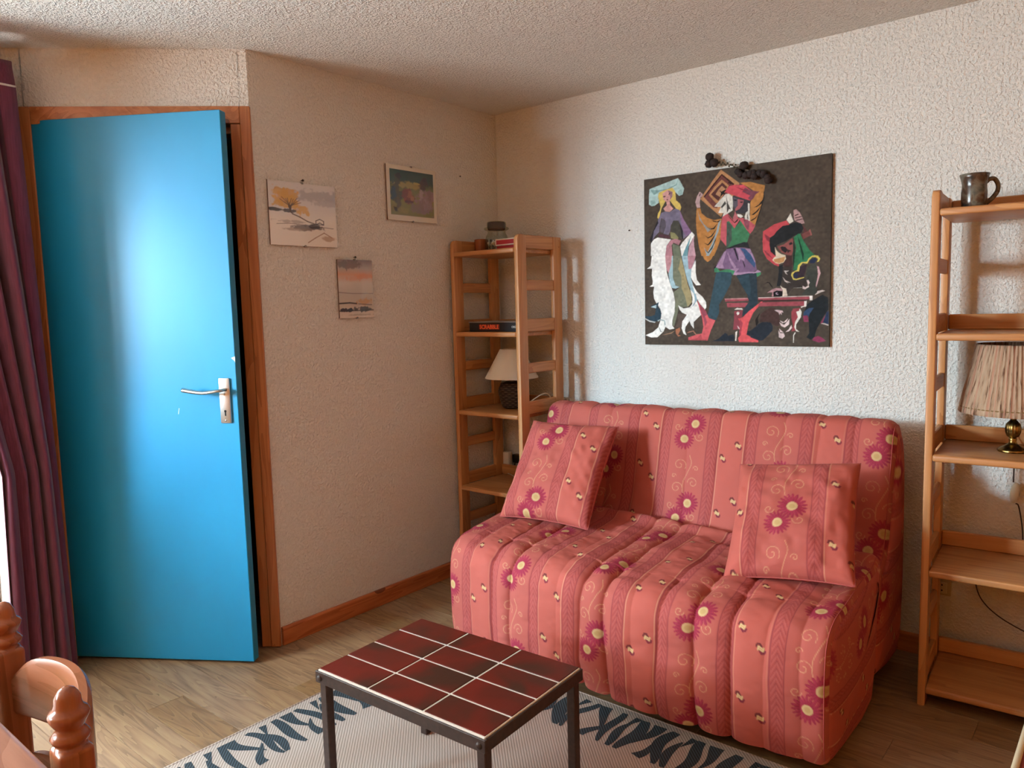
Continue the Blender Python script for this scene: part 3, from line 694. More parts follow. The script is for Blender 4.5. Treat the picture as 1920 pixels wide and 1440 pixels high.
# ------------------------------------------------------------------ things on the other shelf
def pottery():
    m = newmat('speckled_glaze', '4A4438', .22); v = coords(m)
    n = noise(m, v, 22, 4, .6, .8); n2 = noise(m, v, 60, 3)
    col = ramp(m, n, [(0.3, '2E2A26'), (0.45, '4E3A2C'), (0.58, '6A6558'), (0.75, '3E4440')])
    LK(m, col, bsdf(m).inputs['Base Color']); bump(m, n2, .1, .001); return m
def other_items():
    z = BT[0]; mx, my = 2.186, -.30; gz = pottery()
    r = thing('pottery_mug', 'dark glazed pottery mug on top of the right hand shelf', 'mug', (mx, my, z))
    b = BM(); lathe(b, [(0, .0005), (.030, .0005), (.033, .003), (.035, .02), (.0355, .05), (.034, .064), (.034, .074), (.038, .092), (.042, .103), (.0405, .104), (.036, .092), (.0315, .074), (.0315, .06), (.032, .02), (.028, .008), (0, .006)], (mx, my, z), 40); obj('mug_body', b, gz, r, smooth='all')
    b = BM(); ca = math.radians(38)
    hp = [(.033, .078), (.045, .088), (.060, .088), (.071, .072), (.070, .052), (.056, .032), (.040, .018), (.033, .012)]
    tube(b, spline([(mx+a*math.cos(ca), my+a*math.sin(ca), z+h) for a, h in hp], 6), .0058, 10, flat=1.2); obj('mug_handle', b, gz, r, smooth='all')
    # brass lamp with pleated shade
    z = BT[2]; lx, ly = 2.303, -.22
    br = newmat('aged_brass', '8E7440', .3, 1.0); n_ = noise(br, coords(br), 60, 4); LK(br, ramp(br, n_, [(.35, '5A4424'), (.65, 'A88C52')]), bsdf(br).inputs['Base Color']); bump(br, n_, .2, .001)
    l = thing('table_lamp', 'brass lamp with pleated beige fabric shade on the right hand shelf', 'lamp', (lx, ly, z), 'table lamps on the shelves')
    b = BM(); lathe(b, [(0, .0005), (.040, .0005), (.0415, .004), (.039, .009), (.030, .015), (.020, .021), (.013, .026), (.010, .034), (.012, .040), (.010, .046), (0, .046)], (lx, ly, z), 40, wob=lambda t, h: .03*math.sin(14*t)*(1 if .003 < h < .02 else 0)); obj('lamp_foot', b, br, l, smooth='all')
    b = BM(); lathe(b, [(.008, .044), (.016, .050), (.0205, .062), (.0215, .074), (.019, .088), (.011, .098), (.007, .102)], (lx, ly, z), 60, wob=lambda t, h: .05*math.cos(16*t)); obj('lamp_stem', b, br, l, smooth='all')
    b = BM(); lathe(b, [(.007, .100), (.0095, .104), (.0095, .112), (.013, .118), (.022, .130), (.024, .136), (0, .137)], (lx, ly, z), 30); obj('lamp_collar', b, br, l, smooth='all')
    b = BM(); tube(b, [(lx, ly, z+.13), (lx, ly, z+.33)], .006, 10); obj('lamp_rod', b, br, l, smooth=True)
    # pleated shade
    sm = newmat('pleated_fabric', 'B99C80', .9); tc = N(sm, 'ShaderNodeUVMap') if False else None
    v = coords(sm); sp = N(sm, 'ShaderNodeSeparateXYZ'); LK(sm, v, sp.inputs[0])
    at = N(sm, 'ShaderNodeMath', operation='ARCTAN2'); LK(sm, mth(sm, 'SUBTRACT', sp.outputs[1], ly), at.inputs[0]); LK(sm, mth(sm, 'SUBTRACT', sp.outputs[0], lx), at.inputs[1])
    cb = N(sm, 'ShaderNodeCombineXYZ'); LK(sm, mth(sm, 'MULTIPLY', at.outputs[0], 22.0), cb.inputs[0]); LK(sm, mth(sm, 'MULTIPLY', sp.outputs[2], 14.0), cb.inputs[1])
    nn = noise(sm, cb.outputs[0], 1.0, 3, .6); cb2 = N(sm, 'ShaderNodeCombineXYZ'); LK(sm, mth(sm, 'MULTIPLY', at.outputs[0], 9.0), cb2.inputs[0]); n3 = noise(sm, cb2.outputs[0], 1.0, 1)
    c = ramp(sm, nn, [(0.36, '5E3E2A'), (0.46, 'A88E74'), (0.8, 'BCA48A')]); c = mixc(sm, mth(sm, 'MULTIPLY', mth(sm, 'GREATER_THAN', n3, .57), .6), c, 'B4806A'); LK(sm, c, bsdf(sm).inputs['Base Color'])
    nu, rows = 560, [(.150, .125, 1), (.1515, .128, 1), (.149, .142, .3), (.1485, .145, 1), (.106, .338, 1), (.105, .342, .6), (.104, .339, 1), (.146, .145, 1), (.1485, .126, 1), (.150, .125, 1)]
    t = np.linspace(0, 2*PI, nu, endpoint=False); ph = rng.uniform(.8, 1.2, 70)
    saw = np.abs(((t*70/(2*PI)) % 1)-.5)*2; amp = ph[(t*70/(2*PI)).astype(int) % 70]
    V3 = np.array([[((rr+.0035*a_*(s_*am-.5))*math.cos(tt)+lx, (rr+.0035*a_*(s_*am-.5))*math.sin(tt)+ly, z+hh) for tt, s_, am in zip(t, saw, amp)] for rr, hh, a_ in rows])
    gridmesh('lamp_shade', V3, sm, l, wrap=True)
    b = BM(); pts = [(lx+.1475*math.cos(q), ly+.1475*math.sin(q), z+.1435) for q in np.linspace(0, 2*PI, 80)]; tube(b, pts, .0022, 6, cap=False); obj('shade_binding', b, newmat('binding_cord', '7A6038', .8), l, smooth='all')
    cd = newmat('dark_cord', '2E2018', .6); sw = newmat('ivory_switch', 'C8BEA4', .4)
    b = BM(); tube(b, spline([(lx+.03, ly+.03, z+.003), (2.30, -.12, z+.003), (2.292, -.062, z+.06), (2.289, -.03, z+.04), (2.2885, -.024, .75), (2.288, -.02, .69)], 6), .0022, 8); cord = obj('lamp_cord', b, cd, l, smooth='all')
    b = BM(); tube(b, spline([(2.297, -.02, .618), (2.306, -.02, .608), (2.318, -.018, .54), (2.322, -.017, .48), (2.325, -.018, .42), (2.29, -.018, .385), (2.22, -.016, .375), (2.19, -.014, .345), (2.188, -.014, .311), (2.208, -.014, .257), (2.257, -.014, .211), (2.336, -.014, .174), (2.45, -.016, .14)], 8), .0022, 8); obj('lamp_cord', b, cd, l, smooth='all')
    b = BM(); lathe(b, [(0, -.037), (.006, -.034), (.0115, -.02), (.0135, 0), (.0115, .02), (.006, .034), (0, .037)], (0, 0, 0), 16, mat=Matrix.Translation((2.2925, -.018, .653)) @ Matrix.Rotation(.13, 4, 'Y') @ Matrix.Diagonal((1, .6, 1, 1))); obj('cord_switch', b, sw, cord, smooth='all')
    # wall socket
    s = thing('wall_socket', 'ivory two-pin wall socket seen beneath a board of the right hand shelf', 'socket', (2.083, 0, .272)); iv = newmat('ivory_plastic', 'B8A888', .45)
    b = BM(); box(b, (2.055, -.010, .243), (2.112, 0, .302), .003, 2); obj('socket_plate', b, iv, s, smooth=True)
    b = BM(); box(b, (2.067, -.014, .252), (2.100, -.0102, .293), .0015, 1); f = obj('socket_face', b, newmat('socket_face', 'CFC4A8', .4), s)
    for zz in (.263, .283):
        b = BM(); tube(b, [(2.0835, -.0143, zz), (2.0835, -.0148, zz)], .0028, 10); obj('pin_hole', b, 'dark', f)
other_items()

# ------------------------------------------------------------------ painting, cone twig, small pictures
def raster(w, h, step, bgfun, polys):
    nu, nv = int(w/step)+1, int(h/step)+1; ss = 2
    u = np.linspace(0, 1, nu); v = np.linspace(0, 1, nv); acc = None
    X, Y = np.meshgrid(u, v); acc = np.zeros((nv, nu, 3), np.float32)
    for du, dv in ((-.25, -.25), (.25, -.25), (-.25, .25), (.25, .25)):
        Xs = X+du/nu; Ys = Y+dv/nv; I = bgfun(Xs, Ys)
        for c, f in polys:
            P = [(f[i]/1000, f[i+1]/1000) for i in range(0, len(f), 2)]
            x0, x1 = min(p[0] for p in P), max(p[0] for p in P); y0, y1 = min(p[1] for p in P), max(p[1] for p in P)
            i0, i1 = max(int(x0*(nu-1))-1, 0), min(int(x1*(nu-1))+3, nu); j0, j1 = max(int(y0*(nv-1))-1, 0), min(int(y1*(nv-1))+3, nv)
            if i1 <= i0 or j1 <= j0: continue
            m = inpoly(Xs[j0:j1, i0:i1], Ys[j0:j1, i0:i1], P)
            I[j0:j1, i0:i1][m] = hexlin_np(c) if isinstance(c, str) else c
        acc += I/4
    return X, Y, acc
PAINT=[('A9C9C6',[34,940,119,961,206,982,218,964,242,917,233,884,213,879,194,899,179,923,88,901,91,853,66,839,47,837,29,850,30,897]),
('8FB3B0',[39,859,47,871,64,871,72,855,64,839,47,839]),
('8FB3B0',[205,905,216,913,231,906,233,891,220,880,207,887]),
('7FA3A0',[39,935,92,927,142,928,194,947,207,976,200,943,145,922,96,919,61,901]),
('D8BC55',[92,912,126,923,174,931,190,907,194,855,216,835,225,812,218,789,194,808,179,828,156,860,134,863,118,835,107,817,99,785,89,752,81,768,85,790,97,807,101,829,93,860,86,890]),
('CC948E',[113,904,145,922,174,906,173,880,156,856,160,830,179,809,156,791,129,798,118,816,139,832,137,851,118,870]),
('9A7078',[145,920,174,906,173,880,158,860,160,882]),
('5E2230',[136,868,149,867,145,861,139,863]),
('3A2A2A',[114,885,126,889,134,885,124,880]),
('3A2A2A',[148,894,158,904,162,902,153,892]),
('776F86',[105,791,126,797,156,790,190,808,216,796,238,741,286,659,238,627,227,654,223,691,208,736,179,739,163,711,159,678,148,657,117,667,133,714,129,744,106,761,96,721,92,680,63,653,49,631,35,640,59,698,87,756]),
('5C5560',[110,757,129,740,133,706,113,671,98,680,98,725]),
('4C4A42',[179,739,208,736,227,661,230,624,201,645,163,674,161,704]),
('2C2A30',[83,752,87,733,59,687,51,638,43,620,31,636,49,676]),
('2C2A30',[209,751,216,721,234,675,236,627,229,624,223,672]),
('8C6A90',[216,794,238,741,286,659,253,640,234,675,223,727]),
('5A3A44',[90,669,155,652,155,635,86,651]),
('8A8658',[159,674,186,665,208,637,204,622,163,637]),
('6E7560',[170,606,212,588,223,528,178,531]),
('EDEEE8',[41,616,59,638,82,647,163,629,136,594,128,535,39,541]),
('B47A84',[136,594,163,626,193,631,223,617,208,592,178,609,167,595,172,532,128,535]),
('EDEEE8',[286,663,302,643,267,580,241,527,226,528,217,584,230,605]),
('6FA3AE',[282,641,267,580,260,526,232,528,245,564]),
('C79CA8',[302,643,297,615,300,574,309,522,262,526,271,580]),
('EDEEE8',[45,540,128,535,137,434,157,366,177,309,186,261,183,197,170,149,168,117,182,98,152,92,127,109,115,80,77,45,40,43,2,57,48,76,82,105,97,149,103,190,95,219,70,256,58,280,53,321,59,353,29,355,48,366,50,386,44,423,47,463,13,463,37,480,41,508]),
('C08A90',[128,535,168,532,166,489,149,430,137,450,130,499]),
('9FC0C8',[168,532,174,532,174,401,189,356,213,345,189,336,169,341,157,366,147,426,164,485]),
('7A7F68',[175,532,222,528,241,449,261,361,280,305,286,254,264,227,229,224,205,236,205,204,180,112,170,117,172,149,184,197,187,261,179,317,205,336,213,345,189,360,175,401]),
('A79A6C',[222,521,241,449,261,361,282,301,286,254,260,227,245,291,225,339,225,410,206,451]),
('5F5048',[201,188,252,180,229,140,221,100,188,108,205,148]),
('9DBFCB',[226,528,261,526,269,455,308,499,284,446,280,396,296,344,315,273,315,250,284,227,296,266,280,321,261,377,241,456]),
('B98490',[261,526,308,523,300,488,284,450,267,447]),
('EDEEE8',[308,495,308,425,315,382,338,352,311,351,292,376,280,400,284,450]),
('EDEEE8',[290,356,315,312,346,284,367,252,369,221,361,209,334,241,315,273,303,305]),
('EDEEE8',[276,329,296,305,303,273,315,257,330,218,340,179,319,159,296,136,297,98,280,120,272,144,248,108,244,84,254,58,236,68,225,100,229,140,256,180,229,192,213,212,205,236,237,218,272,223,288,242,289,282]),
('8FB0BE',[307,305,317,265,296,234,284,225,303,254,300,289]),
('2E4654',[33,234,62,246,87,259,81,231,99,206,102,174,91,147,61,140,28,150,-2,169,-2,175,36,173,62,182,68,219]),
('B9D5DC',[37,230,72,243,70,221,58,225]),
('C9CDC8',[-2,163,32,146,66,139,61,133,28,140,-2,157]),
('8FA8A8',[78,148,95,156,124,147,128,121,121,117,119,143,95,149,82,141]),
('5A6A66',[82,119,101,80,111,79,98,76,92,88]),
('B5714E',[188,92,213,104,217,88,204,60,220,56,204,50,190,68]),
('9C7A5C',[98,56,156,72,188,88,164,68]),
('A8745C',[254,70,268,80,295,86,311,65,338,65,330,59,307,61,292,80]),
('D9595F',[317,265,334,233,365,202,384,158,420,145,395,88,378,34,376,28,264,29,264,45,311,61,344,69,352,108,346,155,330,210]),
('A04858',[323,253,361,206,376,178,361,170,373,135,361,108,355,147,338,198]),
('B84850',[338,65,346,37,376,34,374,29,268,29,315,41]),
('B97C36',[314,795,335,793,342,765,372,736,410,719,454,722,450,687,447,604,428,552,412,516,342,520,327,575,315,653,310,731]),
('B97C36',[321,614,446,604,423,543,394,494,376,483,357,500,334,558]),
('8F9390',[317,791,331,744,353,703,374,682,398,669,376,652,357,688,331,728]),
('2A2622',[398,720,428,709,454,718,435,703,410,709]),
('2A2622',[370,686,389,671,410,675,435,703,413,667,387,668]),
('2A2622',[359,638,378,623,395,631,428,670,402,627,378,617]),
('2A2622',[357,592,378,583,391,601,428,651,399,597,380,577]),
('2A2622',[359,556,380,537,399,566,432,647,406,558,382,531]),
('8FA0A4',[435,699,450,717,436,650,410,588,384,517,367,519,399,585,424,651]),
('8FA0A4',[355,569,380,533,407,582,419,598,411,565,384,518,369,529]),
('2A2622',[357,560,379,539,399,566,419,606,423,606,403,561,380,532]),
('2A2622',[355,595,376,584,388,592,392,587,376,578]),
('B98352',[449,996,550,907,543,884,479,788,450,732,335,846,357,878,406,943]),
('74403A',[454,972,522,907,493,868,428,783,409,789,353,857,406,920]),
('3C2420',[454,972,522,907,515,902,453,963,361,854,353,857]),
('B98352',[454,940,493,903,486,891,435,812,421,814,382,863,417,908]),
('5C3430',[457,923,484,895,435,823,395,864,428,899]),
('B9875E',[455,905,475,885,446,844,420,862,435,887]),
('241E1C',[441,882,453,873,472,882,482,881,468,868,475,856,461,857,446,844,450,866]),
('241E1C',[489,924,507,911,504,907,488,919]),
('B97C36',[550,909,606,907,654,888,681,879,677,849,675,817,662,771,632,669,604,690,607,796,620,823,634,843,654,852,634,847,599,877,571,895]),
('2A2622',[624,765,648,777,675,810,665,782,641,767]),
('2A2622',[611,726,638,745,662,771,648,744,624,725]),
('2A2622',[607,697,631,709,648,729,635,705,614,693]),
('2A2622',[676,863,679,816,669,774,642,687,632,671,662,771,673,817]),
('C3A0A0',[306,831,316,864,331,888,350,871,348,862,336,854,331,828,335,797,316,797]),
('3A2A2C',[327,864,335,880,338,876,331,862]),
('D5D2C6',[413,794,450,833,475,857,493,856,511,840,515,803,513,762,486,747,459,733,465,753,435,756,450,788]),
('4A4640',[477,855,481,810,483,751,494,772,504,767,486,810]),
('4A4640',[472,819,479,803,454,780,450,788]),
('3C3A40',[515,842,543,829,579,817,607,803,593,750,579,739,533,745,522,761,515,799]),
('A85A60',[540,822,572,811,568,789,551,766,528,757,526,768,540,785]),
('5A5560',[517,836,540,822,540,789,526,768,516,784]),
('2C2A2E',[518,823,536,819,533,812,520,815]),
('2C2A2E',[551,806,568,806,565,797,554,800]),
('D5D2C6',[593,794,603,789,604,690,591,706,579,700,577,722,584,744,595,750]),
('4A4640',[591,743,598,702,590,710]),
('CC4452',[472,871,493,898,522,902,571,896,603,865,631,844,620,816,607,805,579,817,536,837,486,860]),
('7A4250',[578,880,606,861,654,848,634,836,620,812,607,806,593,819,606,832,564,859]),
('8A2C3A',[522,894,564,874,606,854,564,867]),
('C4555F',[457,731,486,747,515,710,526,757,544,715,565,716,604,694,633,667,621,641,606,624,579,660,565,683,551,707,523,661,494,705,481,691,480,564,447,608,450,679]),
('3F7D55',[481,702,494,705,523,661,556,699,579,663,604,621,590,577,523,564,480,556]),
('4A5A50',[481,702,508,681,509,599,487,556,480,556]),
('2A2622',[485,743,523,695,544,715,540,700,524,689,494,727]),
('B4646A',[515,721,528,753,537,726,533,708,524,698]),
('E2DED2',[537,739,558,735,569,723,558,716,540,726]),
('8E4A58',[569,712,604,692,597,643,579,667]),
('2B2D30',[480,552,523,568,573,581,594,579,606,543,580,552,530,556,494,548]),
('7C5E80',[481,549,525,554,568,551,607,542,631,487,643,421,604,408,533,400,517,432,469,436,419,450,448,503]),
('A583A2',[468,535,481,539,460,464,469,443,432,443,419,452,448,503]),
('A583A2',[533,551,553,546,580,498,576,474,557,488,549,472,545,513]),
('A583A2',[485,534,505,491,533,447,525,431,501,474]),
('A583A2',[580,544,607,540,635,466,623,479]),
('37557E',[552,550,580,544,611,509,635,458,631,434,600,472,584,490,572,524]),
('2A2430',[517,553,529,550,547,484,541,484]),
('2A2430',[569,483,581,449,579,437,569,470]),
('2A2430',[468,535,428,466,411,450,411,425,424,454,452,503]),
('3F8A60',[413,442,428,449,444,427,481,436,529,431,533,422,517,398,505,416,436,421,415,422]),
('3F8A60',[635,411,664,411,662,395,645,384]),
('A583A2',[501,433,533,439,549,434,529,414,635,413,647,423,666,411,651,408,604,402,533,400,517,402,527,423]),
('36525E',[424,420,452,423,509,415,511,399,505,353,465,274,440,236,441,189,424,146,395,155,376,173,391,246,407,331]),
('2C3C46',[533,397,600,407,641,404,645,322,648,240,613,195,570,166,566,187,582,220,603,245,593,287,565,338]),
('304854',[537,393,600,402,612,327,609,278,589,295,557,350]),
('C98A8A',[471,269,595,269,597,264,473,263]),
('A04650',[472,263,599,264,600,253,475,252]),
('A04650',[483,244,597,242,590,229,582,218,486,220]),
('E4DDD2',[524,205,538,214,566,212,570,204,542,205]),
('8E3E48',[524,196,570,202,566,158,559,95,518,90,522,137]),
('E4DDD2',[536,186,542,194,552,189,550,179,542,173]),
('E4DDD2',[531,78,541,84,535,27,530,27]),
('D9C0C0',[540,116,551,103,555,90,545,99]),
('DA4D52',[686,267,652,235,602,195,570,162,554,154,542,158,558,133,566,120,559,61,545,44,551,21,653,21,653,32,614,49,590,63,602,132,625,186,675,247]),
('A83A48',[554,154,570,128,559,61,551,57,554,112]),
('272E38',[399,23,437,39,474,73,486,67,490,56,519,65,525,52,525,25]),
('272E38',[594,82,626,88,653,124,691,134,717,131,727,107,710,66,676,32,653,30,622,49,592,65]),
('24201E',[641,107,635,145,652,173,662,186,649,153,653,132]),
('C4424A',[673,631,729,664,790,679,805,654,776,653,741,625,729,607,708,595,706,557,715,518,739,490,721,472,754,448,755,435,731,446,694,480,674,521,671,576]),
('8C3440',[680,617,708,595,707,570,690,584]),
('8C3440',[676,533,706,505,724,478,688,507]),
('D9D3C4',[790,682,809,715,816,693,824,671,805,660]),
('B58E8C',[823,730,836,734,853,715,868,682,877,656,863,654,845,665,828,677,825,699]),
('4A3030',[828,702,845,709,851,704,831,698]),
('4A3030',[829,689,859,695,865,690,832,685]),
('4A3030',[834,676,865,682,871,677,837,672]),
('5A3434',[868,651,886,621,891,611,903,592,869,573,860,595,874,613]),
('7A4440',[866,601,902,616,911,591,872,572]),
('9A5A52',[898,617,904,624,914,591,908,588]),
('26282A',[707,589,729,607,741,625,770,651,802,654,831,665,860,658,873,632,863,608,835,597,812,584,789,570,759,559,742,551,736,523,736,494,712,518,706,557]),
('8A4A46',[745,544,777,552,820,583,826,560,824,516,816,490,795,495,769,508,754,528]),
('2C2628',[768,543,786,538,798,521,786,506,769,520,761,537]),
('2C2628',[803,556,815,563,822,551,806,545]),
('3A2A2A',[795,525,804,521,815,517,804,511,801,505,795,509]),
('4A302E',[789,493,818,490,822,428,802,413,778,424,775,450]),
('D8C6A8',[733,545,742,522,751,512,766,501,786,494,789,474,778,456,757,449,737,455,721,472,730,486,739,490]),
('C08A50',[727,475,754,480,786,487,778,459,754,452,733,460]),
('2F7A50',[826,586,846,603,857,602,875,560,904,511,929,484,893,452,871,450,851,426,845,407,825,412,830,468,838,531]),
('1C3A2C',[843,597,861,545,876,494,873,456,867,482,855,539]),
('1C3A2C',[823,580,835,528,830,453,826,415,823,485]),
('D2C04E',[929,484,943,481,953,464,947,450,938,447,944,464,932,474,915,475,902,461,893,442,871,447,857,429,854,404,834,402,824,389,826,370,840,363,857,369,877,372,880,368,857,362,837,357,820,363,814,380,819,399,845,412,848,436,865,452,890,452,899,470,915,483]),
('3A2C34',[825,389,834,400,854,402,859,429,891,439,885,402,877,374,849,366,828,370]),
('26304A',[825,389,848,398,846,372,831,370]),
('26304A',[904,457,927,472,938,461,927,443,905,442]),
('26282C',[754,438,775,446,770,392,767,347,752,348]),
('45473F',[891,417,908,438,930,443,941,415,937,340,895,342,886,377]),
('C9A0A4',[938,430,953,405,954,386,942,340,938,340,945,390]),
('D5CCC0',[778,411,805,408,790,401,799,387,787,394]),
('26282C',[755,435,775,434,769,350,761,328,744,329,752,383]),
('3E3632',[775,434,819,431,814,387,826,361,849,356,880,368,895,345,886,317,820,313,797,279,791,311,773,328,770,370]),
('3E423C',[894,414,939,405,940,330,939,287,924,275,867,279,889,310,903,326,894,357]),
('C9A0A4',[940,424,947,424,956,389,945,349,937,315,934,327,945,377]),
('C8BBB4',[780,411,806,410,790,401,799,387,787,396]),
('C8BBB4',[773,379,788,358,814,345,794,349,805,339,785,353]),
('D8C4C0',[890,355,899,356,906,341,900,329,903,319,884,307,872,311,872,327,885,317,898,326,895,339]),
('9A9A92',[809,314,864,318,875,314,838,315]),
('D8C8B4',[761,333,773,320,791,314,799,275,774,273,775,305]),
('B08288',[696,295,723,313,741,319,770,315,774,302,744,306,732,294,728,273,720,274,723,297,705,296]),
('1C1418',[727,297,744,305,775,299,772,273,729,274]),
('B09AA8',[739,293,750,296,744,288,754,286,750,282,741,284]),
('1C1A1A',[679,343,698,355,710,350,726,321,721,322,704,348,695,349]),
('D8C8C0',[650,270,907,272,907,269,650,266]),
('A04650',[650,266,905,268,907,253,650,257]),
('4A2C2C',[650,256,907,252,884,246,650,247]),
('A04650',[681,243,882,243,882,219,650,221,656,240]),
('E6DED6',[905,272,920,272,920,248,907,248]),
('E6DED6',[880,244,892,245,891,215,873,213,869,208,863,214,880,219]),
('9A3E46',[819,188,827,205,865,208,851,184,851,162,837,123,840,85,820,82,828,111,819,156]),
('E4E0D4',[859,205,869,187,865,158,843,120,843,94,858,80,843,83,834,104,838,133,851,159,842,188,856,192]),
('E4E0D4',[835,75,842,76,833,59,832,20,829,20,829,62]),
('C9AEB0',[734,198,751,200,775,195,779,184,769,187,772,171,763,182,760,171,754,186]),
('4A3430',[687,197,715,213,742,207,733,196,754,183,763,143,757,111,743,111,703,137,660,134,663,177]),
('D9C2C0',[760,142,781,132,802,153,793,133,775,127]),
('D9C2C0',[759,132,784,117,810,149,808,120,787,103,769,111]),
('D9C2C0',[819,117,823,101,808,82,790,78,808,94]),
('D9C2C0',[758,98,782,75,764,78]),
('D9C2C0',[755,88,764,72,782,72,788,55,776,42,758,49]),
('272E38',[611,85,657,124,673,133,709,132,727,111,725,85,670,30,652,31,611,48]),
('22282C',[880,181,893,225,924,249,966,276,993,260,996,198,965,148,940,88,932,53,915,37,893,50,906,72,903,142,905,174]),
('304A6C',[879,187,902,206,927,208,908,177,903,161,877,168]),
('8E3458',[875,165,897,168,903,133,880,133]),
('8E3458',[921,34,929,50,949,58,966,50,986,31,952,23]),
('8E3458',[959,126,984,173,978,141,965,123]),
('2A3A58',[986,182,996,191,997,119,970,129]),
('C8BBB4',[959,124,976,126,997,117,997,112,976,119]),
('C8BBB4',[943,296,965,300,979,295,960,289,929,274,940,287])]
def painting():
    r = thing('painting', 'dark unframed painted panel of three figures in medieval dress above the sofa', 'painting', (1.272, -.012, 1.1405))
    def bgf(X, Y):
        n = noise2(X, Y, 40, 14)*.05+noise2(X, Y, 41, 60)*.06
        return hexlin_np('4E443A')[None, None, :]*(1+n)[..., None].astype(np.float32)
    X, Y, I = raster(.803, .7285, .0019, bgf, PAINT)
    br = 1+.10*noise2(X, Y, 43, 90)+.05*noise2(X, Y, 44, 30)
    g_ = I.mean(-1, keepdims=True); I = (I*.88+g_*.12)*br[..., None].astype(np.float32)*.92
    V3 = np.stack([.871+X*.803, np.full_like(X, -.0165), 1.1405+Y*.7285], -1)
    b = BM(); box(b, (.871, -.016, 1.1405), (1.674, -.002, 1.869), .0008, 1); obj('panel', b, 'board_edge', r)
    gridmesh('painted_scene', V3, 'canvas', r, I)
painting()
def twig():
    r = thing('cone_twig', 'dried twig of small dark alder cones over the painting top edge', 'twig', (1.30, -.03, 1.87))
    tw = newmat('dry_twig', '6A5A4A', .8); cn = newmat('alder_cone', '2A1C18', .85); ct = newmat('catkin', '4A4634', .85)
    b = BM(); tube(b, spline([(1.20, -.028, 1.893), (1.24, -.03, 1.887), (1.29, -.03, 1.872), (1.335, -.03, 1.852), (1.39, -.03, 1.836), (1.43, -.03, 1.818), (1.452, -.03, 1.80)], 8), .0016, 6); obj('stem', b, tw, r, smooth='all')
    for (x, z, s) in ((1.192, 1.919, .0165), (1.187, 1.893, .016), (1.213, 1.893, .0165), (1.338, 1.866, .0165), (1.312, 1.845, .013), (1.325, 1.832, .013), (1.345, 1.826, .014), (1.365, 1.829, .014), (1.383, 1.818, .014), (1.378, 1.833, .012), (1.402, 1.828, .013), (1.418, 1.822, .014), (1.440, 1.795, .014), (1.435, 1.806, .013)):
        b = BM(); bmesh.ops.create_icosphere(b, subdivisions=3, radius=s)
        for v in b.verts:
            d = v.co.normalized(); th = math.atan2(d.y, d.x); ph = math.acos(max(-1, min(1, d.z)))
            v.co *= 1+.13*math.sin(ph*13)*math.cos(th*7+ph*6)
            v.co.z *= 1.1
        bmesh.ops.transform(b, matrix=Matrix.Translation((x, -.032-random.random()*.008, z)) @ Euler3(random.random()*2, random.random()*2, 0), verts=b.verts); obj('cone', b, cn, r, smooth='all')
    for k in range(13):
        x = 1.226+k*.0068; z = 1.893-.0022*k+.006*math.sin(k*2.4)
        b = BM(); bmesh.ops.create_icosphere(b, subdivisions=1, radius=.0042, matrix=Matrix.Translation((x, -.031, z))); obj('bud', b, ct, r, smooth='all')
def Euler3(a, b, c): return Matrix.Rotation(a, 4, 'X') @ Matrix.Rotation(b, 4, 'Y') @ Matrix.Rotation(c, 4, 'Z')
twig()
def picture(label, y0, y1, z0, z1, I_fun, polys, cat='picture', hook=True, tilt=0.0):
    r = thing('picture', label, cat, (.004, (y0+y1)/2, z0), 'clip-framed pictures on the left wall')
    w, h = y1-y0, z1-z0
    b = BM(); box(b, (.003, y0, z0), (.009, y1, z1), .0005, 1); obj('backing_board', b, 'hardboard', r)
    X, Y, I = raster(w, h, .0016, I_fun, polys)
    V3 = np.stack([np.full_like(X, .0095), y0+X*w, z0+Y*h], -1); gridmesh('print', V3, 'print', r, I)
    b = BM(); box(b, (.0100, y0, z0), (.0115, y1, z1)); obj('glass_sheet', b, 'pglass', r)
    for (y, z, dz) in (((y0+y1)/2, z1, -1), ((y0+y1)/2, z0, 1)):
        b = BM(); box(b, (.002, y-.004, z-.004), (.0128, y+.004, z+.004), .001, 1); obj('clip', b, 'clip', r)
    if hook:
        b = BM(); lathe(b, [(0, .016), (.004, .015), (.005, .012), (.002, .010), (.0015, -.003)], (0, 0, 0), 10, mat=Matrix.Translation((0, (y0+y1)/2+.002, z1+.011)) @ Matrix.Rotation(PI/2, 4, 'Y')); obj('nail', b, 'nail', r, smooth='all')
def G(*st):
    # vertical gradient stops (v, hex)
    vs = [s[0] for s in st]; cs = np.array([hexlin_np(s[1]) for s in st])
    return lambda Y: np.stack([np.interp(Y, vs, cs[:, k]) for k in range(3)], -1).astype(np.float32)
def blob(I, X, Y, cx, cy, rx, ry, c, a=1.0, seed=1, edge=.5):
    edge = edge*.5; a = min(1.0, a*1.15)
    n = noise2(np.clip(X, 0, 1), np.clip(Y, 0, 1), seed, 16)*.22+noise2(np.clip(X, 0, 1), np.clip(Y, 0, 1), seed+1, 40)*.12
    d = np.sqrt(((X-cx)/rx)**2+((Y-cy)/ry)**2)+n
    m = (np.clip((1-d)/edge, 0, 1)*a)[..., None].astype(np.float32); I[:] = I*(1-m)+hexlin_np(c)*m
def stroke(I, X, Y, pts, wd, c, a=1.0):
    wd = wd*1.25; a = min(1, a*1.15)
    for (x0, y0), (x1, y1) in zip(pts, pts[1:]):
        vx, vy = x1-x0, y1-y0; t = np.clip(((X-x0)*vx+(Y-y0)*vy)/(vx*vx+vy*vy+1e-9), 0, 1); d = np.hypot(X-x0-t*vx, Y-y0-t*vy)
        m = (np.clip((wd-d)/(wd*.6), 0, 1)*a)[..., None].astype(np.float32); I[:] = I*(1-m)+hexlin_np(c)*m
